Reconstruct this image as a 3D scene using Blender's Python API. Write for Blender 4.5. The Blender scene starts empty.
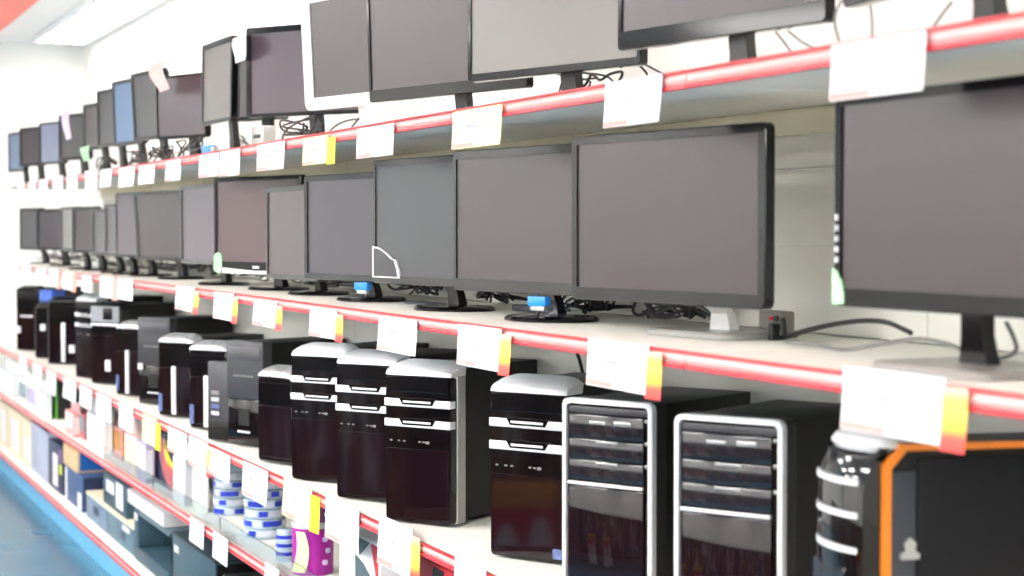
import bpy, bmesh, math, random
from mathutils import Vector, Matrix
random.seed(7)
sc = bpy.context.scene
COL = sc.collection
R = math.radians

# ------------------------------------------------------------------ camera
W_, H_, F_ = 1024.0, 576.0, 1750.0
EYE = 1.43                       # eye height above the floor
YAW = math.atan(760.0 / F_)      # angle between view axis and the shelf run
PITCH = math.atan(57.0 / F_)     # looking slightly down
fwd = Vector((-math.cos(YAW) * math.cos(PITCH), math.sin(YAW) * math.cos(PITCH), -math.sin(PITCH)))
right = fwd.cross(Vector((0, 0, 1))).normalized()
up = right.cross(fwd).normalized()
CAM = Vector((0, 0, EYE))
cd = bpy.data.cameras.new('camera')
cam = bpy.data.objects.new('camera', cd)
COL.objects.link(cam)
m3 = Matrix((right, up, -fwd)).transposed()
cam.matrix_world = Matrix.Translation(CAM) @ m3.to_4x4()
cd.sensor_width = 36.0
cd.lens = 36.0 * F_ / W_
cd.clip_start = 0.05
cd.dof.use_dof = True
cd.dof.focus_distance = 4.0
cd.dof.aperture_fstop = 4.2
cd.dof.aperture_blades = 0
sc.camera = cam


def ray(px, py):
    return (fwd + right * ((px - W_ / 2) / F_) - up * ((py - H_ / 2) / F_))


def at_y(px, py, Y):
    d = ray(px, py)
    return CAM + d * ((Y - CAM.y) / d.y)


def at_z(px, py, Z):
    d = ray(px, py)
    return CAM + d * ((Z - CAM.z) / d.z)


def proj(p):
    v = Vector(p) - CAM
    z = v.dot(fwd)
    return (W_ / 2 + F_ * v.dot(right) / z, H_ / 2 - F_ * v.dot(up) / z)


# --------------------------------------------------------------- materials
MATS = {}


def srgb(c):
    if isinstance(c, str):
        c = c.lstrip('#')
        c = tuple(int(c[i:i + 2], 16) / 255 for i in (0, 2, 4))
    return tuple((x / 12.92 if x <= 0.04045 else ((x + 0.055) / 1.055) ** 2.4) for x in c) + (1.0,)


def mat(name, col, rough=0.5, metal=0.0, var=0.04, scale=6.0, coat=0.0, spec=0.5, trans=0.0, ior=1.45, bump=0.0, stretch=None):
    if name in MATS:
        return MATS[name]
    m = bpy.data.materials.new(name)
    m.use_nodes = True
    nt = m.node_tree
    b = nt.nodes['Principled BSDF']
    b.inputs['Roughness'].default_value = rough
    b.inputs['Metallic'].default_value = metal
    b.inputs['Coat Weight'].default_value = coat
    b.inputs['Coat Roughness'].default_value = 0.05
    b.inputs['Specular IOR Level'].default_value = spec
    b.inputs['Transmission Weight'].default_value = trans
    b.inputs['IOR'].default_value = ior
    c = srgb(col)
    tc = nt.nodes.new('ShaderNodeTexCoord')
    mp = nt.nodes.new('ShaderNodeMapping')
    if stretch:
        mp.inputs['Scale'].default_value = stretch
    nz = nt.nodes.new('ShaderNodeTexNoise')
    nz.inputs['Scale'].default_value = scale
    nz.inputs['Detail'].default_value = 3
    rp = nt.nodes.new('ShaderNodeValToRGB')
    rp.color_ramp.elements[0].position = 0.3
    rp.color_ramp.elements[1].position = 0.7
    rp.color_ramp.elements[0].color = tuple(x * (1 - var) for x in c[:3]) + (1,)
    rp.color_ramp.elements[1].color = tuple(min(1, x * (1 + var)) for x in c[:3]) + (1,)
    nt.links.new(tc.outputs['Object'], mp.inputs['Vector'])
    nt.links.new(mp.outputs['Vector'], nz.inputs['Vector'])
    nt.links.new(nz.outputs['Fac'], rp.inputs['Fac'])
    nt.links.new(rp.outputs['Color'], b.inputs['Base Color'])
    if bump:
        bp = nt.nodes.new('ShaderNodeBump')
        bp.inputs['Strength'].default_value = bump
        bp.inputs['Distance'].default_value = 0.002
        nt.links.new(nz.outputs['Fac'], bp.inputs['Height'])
        nt.links.new(bp.outputs['Normal'], b.inputs['Normal'])
    MATS[name] = m
    return m


def emit(name, col, strength, bands=0.0):
    m = bpy.data.materials.new(name)
    m.use_nodes = True
    nt = m.node_tree
    b = nt.nodes['Principled BSDF']
    b.inputs['Base Color'].default_value = srgb(col)
    b.inputs['Emission Color'].default_value = srgb(col)
    b.inputs['Emission Strength'].default_value = strength
    MATS[name] = m
    return m


M_WALL = mat('wall_paint', '#f2f3f0', 0.85, var=0.015, scale=2)
M_CEIL = mat('ceiling_paint', '#e4e6e6', 0.85, var=0.015, scale=2)
M_REDP = mat('red_paint', '#f07a6c', 0.6, var=0.03)
M_FLOOR = mat('blue_floor', '#43738c', 0.22, var=0.06, scale=3)
M_KICK = mat('blue_kick_plate', '#5fa6cc', 0.4, var=0.03)
M_SHELF = mat('shelf_white_enamel', '#eeece4', 0.5, var=0.015, spec=0.3)
M_PANEL = mat('back_panel_enamel', '#e2e1da', 0.5, var=0.02, scale=4)
M_RAIL = mat('red_rail_plastic', '#cf3842', 0.35, var=0.04)
M_RAILW = mat('pale_rail_highlight', '#eaaba8', 0.3, var=0.03, coat=0.2)
M_PAPER = mat('white_card', '#dddce0', 0.6, var=0.01)
M_YPAPER = mat('cream_card', '#f4efb0', 0.6, var=0.02)
M_YEL = mat('yellow_sticker', '#f2e02c', 0.5, var=0.05)
M_WING = None
M_ORA = mat('orange_sticker', '#f4b23c', 0.5, var=0.2, scale=40)
M_REDS = mat('red_sticker', '#e59a8c', 0.5, var=0.1, scale=30)
M_PINKP = mat('pink_print', '#d99a94', 0.6, var=0.05)
M_GREYP = mat('grey_print', '#b9b8bd', 0.6, var=0.2, scale=60)
M_BLK = mat('black_gloss', '#0c0b0d', 0.1, var=0.1, spec=0.25)
M_BLKM = mat('black_matte', '#141314', 0.45, var=0.1)
M_CASE = mat('black_case_steel', '#141311', 0.45, var=0.06, scale=10, spec=0.35)
M_GREYM = mat('charcoal_plastic', '#3c3b40', 0.4, var=0.05)
M_PIANO = mat('piano_black_front', '#0e0a0c', 0.05, var=0.15)
M_DOOR = mat('piano_maroon_door', '#170c11', 0.05, var=0.15)
M_SIL = mat('silver_plastic', '#e2e1e4', 0.28, metal=0.15, var=0.03)
M_SILD = mat('satin_silver', '#a9a8a6', 0.3, metal=0.7, var=0.03)
M_WHT = mat('white_plastic', '#efeff0', 0.3, var=0.01)
M_GREYB = mat('grey_bezel', '#262423', 0.3, var=0.03, metal=0.1)
M_STEEL = mat('blue_grey_bezel', '#232324', 0.1, var=0.1, metal=0.55, scale=14)
M_CORD = mat('black_cord_rubber', '#17171a', 0.5, var=0.05)
M_CORDG = mat('grey_cord_rubber', '#6f6e6c', 0.5, var=0.05)
M_NAVY = mat('navy_plastic', '#1d2233', 0.2, var=0.1, coat=0.4)
M_BLUE = mat('bright_blue_plug', '#1f86e8', 0.35, var=0.1)
M_GREEN = mat('green_sticker', '#a8dcae', 0.5, var=0.25, scale=30)
M_LILAC = mat('lilac_paper', '#d9c6ec', 0.6, var=0.08)
M_ORNG = mat('orange_trim', '#e8801e', 0.35, var=0.05)
M_CLEAR = mat('clear_acrylic', '#eef6f6', 0.05, var=0.01, trans=1.0, ior=1.2)

# ------------------------------------------------------------ mesh helpers


def NB():
    return bmesh.new()


def bx(bm, x0, x1, y0, y1, z0, z1, bev=0.0, seg=2):
    r = bmesh.ops.create_cube(bm, size=1.0)
    vs = r['verts']
    for v in vs:
        v.co = Vector(((x0 + x1) / 2 + v.co.x * (x1 - x0), (y0 + y1) / 2 + v.co.y * (y1 - y0), (z0 + z1) / 2 + v.co.z * (z1 - z0)))
    if bev > 0:
        es = list({e for v in vs for e in v.link_edges})
        bmesh.ops.bevel(bm, geom=es, offset=bev, segments=seg, affect='EDGES', profile=0.5)
    return bm


def rrect(x0, x1, z0, z1, r, n=5):
    """rounded rectangle, counter-clockwise from bottom-left; r = one radius or (bl, br, tr, tl)"""
    if not isinstance(r, tuple):
        r = (r,) * 4
    pts = []
    for (cx, cz, sx, sz, rr, a0) in ((x0, z0, 1, 1, r[0], 180), (x1, z0, -1, 1, r[1], 270), (x1, z1, -1, -1, r[2], 0), (x0, z1, 1, -1, r[3], 90)):
        for k in range(n + 1):
            a = R(a0 + 90 * k / n)
            pts.append((cx + sx * rr + rr * math.cos(a), cz + sz * rr + rr * math.sin(a)))
    return pts


def loft(bm, loops, cap=True, closed=True):
    """loops = lists of 3-D points, all the same length"""
    rows = [[bm.verts.new(Vector(p)) for p in lp] for lp in loops]
    n = len(rows[0])
    for a, b in zip(rows, rows[1:]):
        for i in range(n if closed else n - 1):
            j = (i + 1) % n
            bm.faces.new((a[i], a[j], b[j], b[i]))
    if cap:
        bm.faces.new(list(reversed(rows[0])))
        bm.faces.new(rows[-1])
    return bm


def prism(bm, pts, y0, y1, ch=0.0):
    """polygon in x-z swept along y, with a small chamfer at the front edge"""
    cx = sum(p[0] for p in pts) / len(pts)
    cz = sum(p[1] for p in pts) / len(pts)
    w = max(p[0] for p in pts) - min(p[0] for p in pts)
    h = max(p[1] for p in pts) - min(p[1] for p in pts)
    loops = []
    if ch:
        sx, sz = 1 - 2 * ch / w, 1 - 2 * ch / h
        loops.append([(cx + (p[0] - cx) * sx, y0, cz + (p[1] - cz) * sz) for p in pts])
        loops.append([(p[0], y0 + ch, p[1]) for p in pts])
    else:
        loops.append([(p[0], y0, p[1]) for p in pts])
    loops.append([(p[0], y1, p[1]) for p in pts])
    return loft(bm, loops)


def ring(bm, outer, inner, y0, y1, ch=0.002):
    o0 = [bm.verts.new((p[0], y0 + ch, p[1])) for p in outer]
    cx = (min(p[0] for p in outer) + max(p[0] for p in outer)) / 2
    cz = (min(p[1] for p in outer) + max(p[1] for p in outer)) / 2
    f0 = [bm.verts.new((p[0] - math.copysign(ch, p[0] - cx), y0, p[1] - math.copysign(ch, p[1] - cz))) for p in outer]
    i0 = [bm.verts.new((p[0], y0, p[1])) for p in inner]
    o1 = [bm.verts.new((p[0], y1, p[1])) for p in outer]
    i1 = [bm.verts.new((p[0], y1, p[1])) for p in inner]
    n = len(outer)
    for i in range(n):
        j = (i + 1) % n
        for a, b in ((f0, i0), (o0, f0), (o1, o0), (i0, i1), (i1, o1)):
            bm.faces.new((a[i], a[j], b[j], b[i]))
    return bm


def lathe(bm, prof, n=24, c=(0, 0, 0), sx=1.0, sy=1.0):
    loops = []
    for r, z in prof:
        loops.append([(c[0] + sx * r * math.cos(2 * math.pi * k / n), c[1] + sy * r * math.sin(2 * math.pi * k / n), c[2] + z) for k in range(n)])
    return loft(bm, loops)


def smooth_path(pts, k=6):
    pts = [Vector(p) for p in pts]
    out = []
    for i in range(len(pts) - 1):
        p0 = pts[max(i - 1, 0)]
        p1, p2 = pts[i], pts[i + 1]
        p3 = pts[min(i + 2, len(pts) - 1)]
        for s in range(k):
            t = s / k
            out.append(0.5 * ((2 * p1) + (p2 - p0) * t + (2 * p0 - 5 * p1 + 4 * p2 - p3) * t * t + (3 * p1 - p0 - 3 * p2 + p3) * t ** 3))
    out.append(pts[-1])
    return out


def tube(bm, pts, r, n=6, smooth=True):
    P = smooth_path(pts) if smooth else [Vector(p) for p in pts]
    loops = []
    nrm = Vector((0, 0, 1))
    for i, p in enumerate(P):
        t = (P[min(i + 1, len(P) - 1)] - P[max(i - 1, 0)])
        t = t.normalized() if t.length > 1e-9 else Vector((1, 0, 0))
        a = nrm - t * nrm.dot(t)
        if a.length < 1e-3:
            a = Vector((1, 0, 0)) - t * t.x
        a.normalize()
        nrm = a
        b = t.cross(a)
        loops.append([p + a * (r * math.cos(2 * math.pi * k / n)) + b * (r * math.sin(2 * math.pi * k / n)) for k in range(n)])
    return loft(bm, loops)


def obj(name, bm, m, parent=None, loc=None, rz=0.0, M=None):
    if M is not None:
        bmesh.ops.transform(bm, matrix=M, verts=bm.verts)
    bmesh.ops.recalc_face_normals(bm, faces=bm.faces)
    me = bpy.data.meshes.new(name)
    bm.to_mesh(me)
    bm.free()
    for p in me.polygons:
        p.use_smooth = True
    me.set_sharp_from_angle(angle=R(32))
    me.materials.append(m)
    o = bpy.data.objects.new(name, me)
    COL.objects.link(o)
    if parent is not None:
        o.parent = parent
    if loc is not None:
        o.location = loc
    o.rotation_euler.z = rz
    return o


def tag(o, label, cat, group=None):
    o['label'] = label
    o['category'] = cat
    if group:
        o['group'] = group
    return o


def thing(name, label, cat, loc=(0, 0, 0), rz=0.0, group=None):
    o = bpy.data.objects.new(name, None)
    COL.objects.link(o)
    o.empty_display_size = 0.05
    o.location = loc
    o.rotation_euler.z = rz
    return tag(o, label, cat, group)


def struct(o):
    o['kind'] = 'structure'
    return o


ORD = ['first', 'second', 'third', 'fourth', 'fifth', 'sixth', 'seventh', 'eighth', 'ninth', 'tenth', 'eleventh', 'twelfth',
       'thirteenth', 'fourteenth', 'fifteenth', 'sixteenth', 'seventeenth', 'eighteenth', 'nineteenth']

# ---------------------------------------------------------------- the room
K = 1.45
D = K * math.cos(YAW)            # front edge of the shelving
YB = 1.775                       # its back panel
YW = 1.95                        # the wall behind
XF = -11.3                      # far end wall
XN = 2.6
YR = -5.0                        # opposite side of the shop
ZC = 2.605
Z_TOP = EYE + 0.170 * K
Z_MID = EYE - 0.129 * K
Z_TWR = EYE - 0.466 * K
Z_LOW = EYE - 0.655 * K
Z_BOT = EYE - 0.895 * K
RAILH = 0.027

struct(obj('floor', bx(NB(), XF - 0.1, XN + 0.1, YR - 0.1, YW + 0.1, -0.1, 0), M_FLOOR))
struct(obj('ceiling', bx(NB(), XF - 0.1, XN + 0.1, YR - 0.1, YW + 0.1, ZC, ZC + 0.1), M_CEIL))
struct(obj('wall_back', bx(NB(), XF - 0.1, XN + 0.1, YW, YW + 0.1, 0, ZC), M_WALL))
struct(obj('wall_left', bx(NB(), XF - 0.1, XF, YR, YW, 0, ZC), M_WALL))
struct(obj('wall_right', bx(NB(), XN, XN + 0.1, YR, YW, 0, ZC), M_WALL))
M_OPP = mat('opposite_wall_paint', '#efebe6', 0.8, var=0.05, scale=1.5)
struct(obj('wall_front', bx(NB(), XF, XN, YR - 0.1, YR, 0, ZC), M_OPP))
struct(obj('trim_2', bx(NB(), XF, XN, YR, YR + 0.02, 0, 0.12), mat('grey_skirting', '#8c8a88', 0.5)))
struct(obj('trim_1', bx(NB(), XF, XN, 0.35, 1.32, ZC - 0.035, ZC, 0.004), M_REDP))

# ceiling lights: a run of louvred fluorescent fittings above the shelving, plus unseen rows added over the aisle as front fill
M_LAMP = emit('lamp_diffuser', '#fffefb', 6.0)
M_AISLE_FILL = emit('aisle_fill_diffuser', '#fffaf4', 10.0)
M_FAR_FILL = emit('far_fill_diffuser', '#fffaf4', 27.0)
M_LAMPF = mat('lamp_frame_white', '#f4f6fa', 0.4, var=0.01)


def ceiling_light(x0, x1, y0, y1, m, label, louvre):
    t = thing('ceiling_light', label, 'ceiling light', ((x0 + x1) / 2, (y0 + y1) / 2, ZC), 0, 'fluorescent ceiling lights')
    w, d = (x1 - x0) / 2, (y1 - y0) / 2
    bm = NB()
    bx(bm, -w, w, -d, -d + 0.02, -0.03, 0)
    bx(bm, -w, w, d - 0.02, d, -0.03, 0)
    bx(bm, -w, -w + 0.02, -d + 0.02, d - 0.02, -0.03, 0)
    bx(bm, w - 0.02, w, -d + 0.02, d - 0.02, -0.03, 0)
    obj('frame', bm, M_LAMPF, t)
    obj('diffuser', bx(NB(), -w + 0.02, w - 0.02, -d + 0.02, d - 0.02, -0.012, -0.002), m, t)
    if louvre:
        for k in (-1, 1):
            obj('louvre_bar', bx(NB(), -w + 0.02, w - 0.02, k * d * 0.34 - 0.016, k * d * 0.34 + 0.016, -0.028, -0.012), M_LAMPF, t)
    return t


for k in range(10):
    ceiling_light(-10.95 + 1.36 * k, -10.95 + 1.36 * k + 1.32, 1.585, 1.90, M_LAMP,
                  'louvred ceiling light over the shelving, %s in the run from the far wall' % ORD[k], True)
for j, yy in enumerate((-0.6, -2.3, -4.1)):
    for k in range(5):
        ceiling_light(-9.6 + 2.5 * k, -9.6 + 2.5 * k + 1.3, yy - 0.3, yy + 0.3, M_AISLE_FILL if j == 0 else M_FAR_FILL,
                      'added unseen ceiling fill light over the %s, %s from the far wall' % (('near aisle', 'opposite shelves', 'far aisle')[j], ORD[k]), False)

def striped_goods():
    m = mat('reflected_dark_packaging', '#2a2426', 0.55)
    nt = m.node_tree
    rp = [n for n in nt.nodes if n.type == 'VALTORGB'][0]
    nz = [n for n in nt.nodes if n.type == 'TEX_NOISE'][0]
    mp = [n for n in nt.nodes if n.type == 'MAPPING'][0]
    mp.inputs['Scale'].default_value = (1.6, 1.0, 0.12)
    nz.inputs['Scale'].default_value = 5.0
    cr = rp.color_ramp
    cr.interpolation = 'CONSTANT'
    cols = [(0.0, '#171315'), (0.36, '#5a2a34'), (0.43, '#b9b8be'), (0.47, '#1c181c'), (0.53, '#a87a4a'), (0.56, '#401c24'), (0.60, '#d6d4da'), (0.65, '#2b2528')]
    while len(cr.elements) < len(cols):
        cr.elements.new(0.9)
    for e, (p, c) in zip(cr.elements, cols):
        e.position = p
        e.color = srgb(c)
    return m


opp = thing('gondola_shelving', 'gondola of mixed dark packages added behind the viewer for tower reflections', 'shelving', (-4.4, -1.6, 0))  # unseen, added so the glossy tower fronts reflect dark stripes
obj('reflected_goods_front', bx(NB(), -6.6, 6.6, -0.2, 0.25, 0.12, 0.93, 0.01), striped_goods(), opp)
obj('plinth', bx(NB(), -6.6, 6.6, -0.2, 0.22, 0, 0.119), mat('plinth_grey', '#9a9894', 0.5), opp)
obj('top_board', bx(NB(), -6.62, 6.62, -0.22, 0.27, 0.931, 0.955, 0.002), M_SHELF, opp)

M_DBRED = mat('display_box_red', '#c01a2c', 0.5, var=0.06)
for k, xx in enumerate((-3.455, -2.99)):  # unseen boxes, added to give red reflections in the tower fronts
    t = thing('added_display_box', ('red display box with two white arches added for its reflection in the lone banded tower', 'red display box with white arches added for its reflection in the left framed tower')[k],
              'box', (xx, -1.262, 0.12))
    obj('plinth', bx(NB(), -0.13, 0.13, -0.08, 0.08, -0.12, 0.03, 0.003), M_SHELF, t)
    obj('body', bx(NB(), -0.125, 0.125, -0.075, 0.075, 0.031, 0.32, 0.003), M_DBRED, t)
    obj('yellow_top', bx(NB(), -0.12, 0.12, -0.07, 0.07, 0.321, 0.40, 0.003), mat('display_yellow', '#e0a028', 0.5), t)
    for sx in (-1, 1):
        pts = [(sx * 0.062 + 0.052 * math.cos(R(a)), 0.10 + (0.17 if sx < 0 else 0.2) * math.sin(R(a))) for a in range(0, 181, 12)]
        pts += [(sx * 0.062 - 0.052, 0.035), (sx * 0.062 + 0.052, 0.035)]
        obj('white_arch', prism(NB(), pts, 0.074, 0.0765), M_PAPER, t)

# ------------------------------------------------------------- the shelving
SH = thing('gondola_shelving', 'long white gondola shelving with five tiers and red price rails', 'shelving', (-4.6, (D + YB) / 2, 0))
O_SH = Vector((-4.6, (D + YB) / 2, 0))


def shp(name, bm, m, parent=SH):
    o = obj(name, bm, m, None, M=Matrix.Translation(-O_SH) if parent is SH or parent.parent is SH else None)
    o.parent = parent
    return o


JOINTS = [1.62, 0.62, -0.38, -1.38, -2.37, -3.36, -4.36, -5.36, -6.36, -7.36, -8.36, -9.36, -10.36, -11.28]


def one_shelf(x0, x1, z, up_tier):
    g = 0.0015
    b = NB()
    bx(b, x0 + g, x1 - g, D, YB - 0.002, z - 0.022, z, 0.002)
    s = shp('shelf', b, M_SHELF)
    r = NB()
    # price rail: C-shaped strip, red lips; pale centre paints in the gloss highlight
    bx(r, x0 + g, x1 - g, D - 0.012, D - 0.0005, z - 0.0022, z + 0.0012, 0.0008)
    bx(r, x0 + g, x1 - g, D - 0.010, D - 0.0005, z - RAILH, z - RAILH + 0.007, 0.001)
    shp('price_rail', r, M_RAIL, s)
    r = NB()
    loops = []
    for xx in (x0 + g, x1 - g):
        lp = []
        for k in range(7):
            a = k / 6
            zz = z - 0.0023 - a * (RAILH - 0.0095)
            lp.append((xx, D - 0.0050 - 0.0045 * math.sin(math.pi * a), zz))
        lp += [(xx, D - 0.0006, lp[-1][2]), (xx, D - 0.0006, lp[0][2])]
        loops.append(lp)
    loft(r, loops)
    shp('rail_highlight', r, M_RAILW, s)
    return s


for a, b_ in zip(JOINTS, JOINTS[1:]):
    x1, x0 = a, b_
    for z in (Z_TWR, Z_LOW, Z_BOT):
        one_shelf(x0, x1, z, False)
    xu = max(x0, -9.72)
    if x1 > -9.72 + 0.05:
        for z in (Z_TOP, Z_MID):
            one_shelf(xu, x1, z, True)
        pb = NB()
        zs = [Z_BOT, Z_LOW, Z_TWR, 0.98, Z_MID, 1.405, 1.545, Z_TOP + 0.04]
        for q0, q1 in zip(zs, zs[1:]):
            bx(pb, xu + 0.0015, x1 - 0.0015, YB, YB + 0.03, q0 + 0.0012, q1 - 0.0012, 0.0015, 1)
        shp('back_panel', pb, M_PANEL)
        lip = bx(NB(), xu + 0.002, x1 - 0.002, YB - 0.02, YB - 0.0005, Z_TOP - 0.07, Z_TOP - 0.0225, 0.002)
        shp('support_rail', lip, mat('support_rail_enamel', '#d9d2ba', 0.5), SH)
    else:
        pb = NB()
        bx(pb, x0, x1, YB, YB + 0.03, Z_BOT, Z_MID)
        shp('back_panel', pb, M_PANEL)
    up_ = NB()
    bx(up_, x1 - 0.016, x1 + 0.016, YB + 0.0305, YB + 0.05, 0, Z_TOP + 0.03)
    shp('upright', up_, M_SHELF)
    shp('kick_plate', bx(NB(), x0 + 0.001, x1 - 0.001, D + 0.02, D + 0.035, 0, Z_BOT - 0.043), M_KICK)
# clear guard along the lower tier
for a, b_ in zip(JOINTS[3:9], JOINTS[4:10]):
    shp('clear_guard', bx(NB(), b_ + 0.004, a - 0.004, D + 0.003, D + 0.006, Z_LOW + 0.0005, Z_LOW + 0.055), M_CLEAR)


# ---------------------------------------------------------------- monitors
def solve_yaw(P, w, xR):
    best = None
    lo, hi = -25.0, 68.0
    for k in range(400):
        th = lo + (hi - lo) * k / 399
        q = P + Vector((math.cos(R(th)), math.sin(R(th)), 0)) * w
        e = abs(proj(q)[0] - xR)
        if best is None or e < best[0] - 1e-6:
            best = (e, th)
    return R(best[1])


SCREENS = {
    'mauve': '#372c30', 'grey': '#3b373a', 'blue': '#547298', 'paleblue': '#747d98', 'maroon': '#2d1b22', 'lilac': '#493d47',
    'pink': '#513c3f', 'brown': '#3f3132', 'slate': '#35353a', 'purple': '#362c36', 'silver': '#6e6b68', 'warm': '#3d3436',
}


def screen_mat(k):
    return mat('screen_' + k, SCREENS[k], 0.3, var=0.03, scale=1.5, spec=0.5)


def monitor(label, shelf_z, xL, yT, yB, xR, scr, bez='black', Y=1.40, asp=1.66, tilt=0.0, edge=(0.014, 0.014, 0.016, 0.02), rad=0.008,
            base='oval', off=0.085, yaw=None, neck=None, group=None, mark=False, width=None):
    bezm = {'black': M_BLK, 'white': M_WHT, 'grey': M_GREYB, 'steel': M_STEEL, 'matte': M_BLKM, 'silver': M_SILD}[bez]
    P = at_y(xL, yB, Y)
    T = at_y(xL, yT, Y)
    h = T.z - P.z
    w = width or asp * h
    th = R(yaw) if yaw is not None else solve_yaw(P, w, xR)
    r = Vector((math.cos(th), math.sin(th), 0))
    inn = Vector((-math.sin(th), math.cos(th), 0))
    loc = P + r * (w / 2) + inn * off
    zb = max(P.z - shelf_z, 0.018)
    loc.z = shelf_z
    root = thing('monitor', label, 'monitor', loc, th, group)
    # the panel is built in its own frame then leaned about its lower edge
    M = Matrix.Translation((0, -off, zb)) @ Matrix.Rotation(R(tilt), 4, 'X')
    el, er, et, eb = edge
    out = rrect(-w / 2, w / 2, 0, h, rad, 4)
    inn_ = rrect(-w / 2 + el, w / 2 - er, eb, h - et, 0.0015, 4)
    obj('bezel', ring(NB(), out, inn_, 0, 0.020), bezm, root, M=M)
    obj('screen', bx(NB(), -w / 2 + el - 0.001, w / 2 - er + 0.001, 0.003, 0.012, eb - 0.001, h - et + 0.001), screen_mat(scr), root, M=M)
    bm = NB()
    c = h / 2

    def lp(sx, sz, y):
        return [(p[0] * sx, y, c + (p[1] - c) * sz) for p in out]
    loft(bm, [lp(0.985, 0.985, 0.0125), lp(0.985, 0.985, 0.024), lp(0.93, 0.9, 0.034), lp(0.6, 0.6, 0.045), lp(0.45, 0.45, 0.05)])
    obj('back_cover', bm, M_BLKM if bez != 'white' else M_WHT, root, M=M)
    nm = {'black': M_BLKM, None: M_BLKM, 'glassbase': M_BLK, 'silver': M_SIL, 'navy': M_NAVY, 'grey': M_GREYB, 'white': M_WHT}[neck]
    z2 = zb + h * 0.3
    y2 = -off + 0.042 - math.sin(R(tilt)) * h * 0.3
    bm = NB()

    def nk(y, z, wx, d):
        return [(-wx, y - d, z), (wx, y - d, z), (wx, y + d, z), (-wx, y + d, z)]
    loft(bm, [nk(0.01, 0.006, 0.028, 0.012), nk(0.006, zb * 0.5 + 0.01, 0.022, 0.010), nk(y2 + 0.012, z2 - 0.03, 0.022, 0.010), nk(y2 + 0.008, z2, 0.022, 0.007)])
    obj('stand_neck', bm, nm, root)
    bm = NB()
    if base == 'oval':
        lathe(bm, [(0.2, 0), (1.0, 0.0), (1.0, 0.004), (0.93, 0.009), (0.5, 0.012), (0.15, 0.014)], 32, sx=min(0.125, w * 0.24), sy=0.088)
    else:
        loft(bm, [[(p[0], p[1], z) for p in rrect(-0.12 * s, 0.12 * s, -0.085 * s, 0.085 * s, 0.02, 4)] for s, z in ((1, 0), (1, 0.007), (0.97, 0.011))])
    obj('stand_base', bm, M_BLK if neck not in ('white', 'silver', 'grey', 'glassbase') else mat('stand_base_grey', '#8d8b88', 0.3), root)
    if mark:
        bm = NB()
        for q in range(4):
            bx(bm, -0.018 + q * 0.0095, -0.011 + q * 0.0095, -0.0012, 0.001, eb * 0.35, eb * 0.62)
        obj('maker_mark', bm, M_SIL, root, M=M)
    root['_'] = 0
    del root['_']
    return root, M, w, h


EPS = 0.001
TS, MS = Z_TOP + EPS, Z_MID + EPS
thin = (0.024, 0.016, 0.016, 0.016)
# upper tier, from the far end towards the viewer
monitor('narrow-looking blue tinted monitor at the far left end of the top shelf', TS, 8, 133, 172.5, 24, 'blue', edge=thin, asp=1.3, off=0.058)
monitor('dark mauve monitor on the top shelf, second from the far left end', TS, 19.5, 128, 167, 43, 'purple', edge=thin, asp=1.3, off=0.058)
monitor('pale blue monitor with silver frame on the top shelf, third from far left', TS, 39, 123, 165, 64, 'paleblue', 'steel', edge=(0.02, 0.012, 0.012, 0.012), asp=1.3, off=0.058)
mon_lilac = monitor('grey mauve monitor with a lilac slip hanging over it on the top shelf', TS, 58.5, 115, 161, 88, 'grey', edge=thin, asp=1.3, off=0.058)
monitor('small brownish grey monitor left of the tall grey one on the top shelf', TS, 83, 105, 151, 103, 'warm', edge=thin, asp=1.3, off=0.058)
monitor('grey monitor left of the bright blue screen on the top shelf', TS, 97, 91, 148, 122, 'grey', edge=thin, asp=1.3, off=0.058)
monitor('black framed monitor with bright blue screen on the top shelf', TS, 114, 82, 147, 143, 'blue', edge=thin, tilt=2, asp=1.3, off=0.058)
mon_curl = monitor('grey monitor in dark frame right of the bright blue screen, top shelf', TS, 134, 74, 142, 166, 'grey', edge=thin, tilt=3, asp=1.3, off=0.058)
monitor('wide mauve monitor with thin frame on the top shelf, curled slip on its corner', TS, 157, 77, 140, 206, 'lilac', edge=(0.008, 0.01, 0.008, 0.012), Y=1.395, tilt=1, asp=1.3, off=0.058)
monitor('monitor in reddish black frame with pale grey screen on the top shelf', TS, 201, 45, 126, 231, 'silver', edge=(0.018, 0.014, 0.02, 0.012), tilt=-1, asp=1.3, off=0.058)
mon_mar = monitor('dark maroon monitor leaning back, half hidden by its neighbour on the top shelf', TS, 226, 56, 122, 284, 'maroon', edge=(0.02, 0.014, 0.02, 0.014), Y=1.53, tilt=-5, asp=1.3, off=0.058)
monitor('black glossy framed monitor with lilac grey screen left of the white one', TS, 246, 28, 118, 366, 'lilac', edge=(0.019, 0.02, 0.02, 0.012), mark=False, Y=1.43, off=0.058)
monitor('white framed monitor on the top shelf', TS, 305, -6, 111, 392, 'warm', 'white', edge=(0.045, 0.02, 0.03, 0.032), Y=1.375, tilt=3, rad=0.02, neck='white', asp=1.3, off=0.058)
monitor('large black monitor with mauve grey screen right of the white framed one', TS, 369, -46, 103, 527, 'warm', edge=(0.011, 0.012, 0.016, 0.03), Y=1.42, tilt=2, off=0.058)
monitor('thin framed monitor with pale silver grey screen on the top shelf', TS, 467, -66, 82.5, 640, 'silver', 'steel', edge=(0.012, 0.010, 0.012, 0.016), Y=1.39, base='rect', off=0.058)
monitor('large monitor with thick glossy lower bar on the top shelf', TS, 617, -128, 51, 826, 'mauve', edge=(0.012, 0.014, 0.016, 0.032), Y=1.40, neck='grey', off=0.058)
monitor('monitor cut by the top edge of the photo above the biggest white price card', TS, 842, -215, 8, 1080, 'grey', edge=(0.014, 0.014, 0.016, 0.022), Y=1.42, off=0.058)

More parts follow.
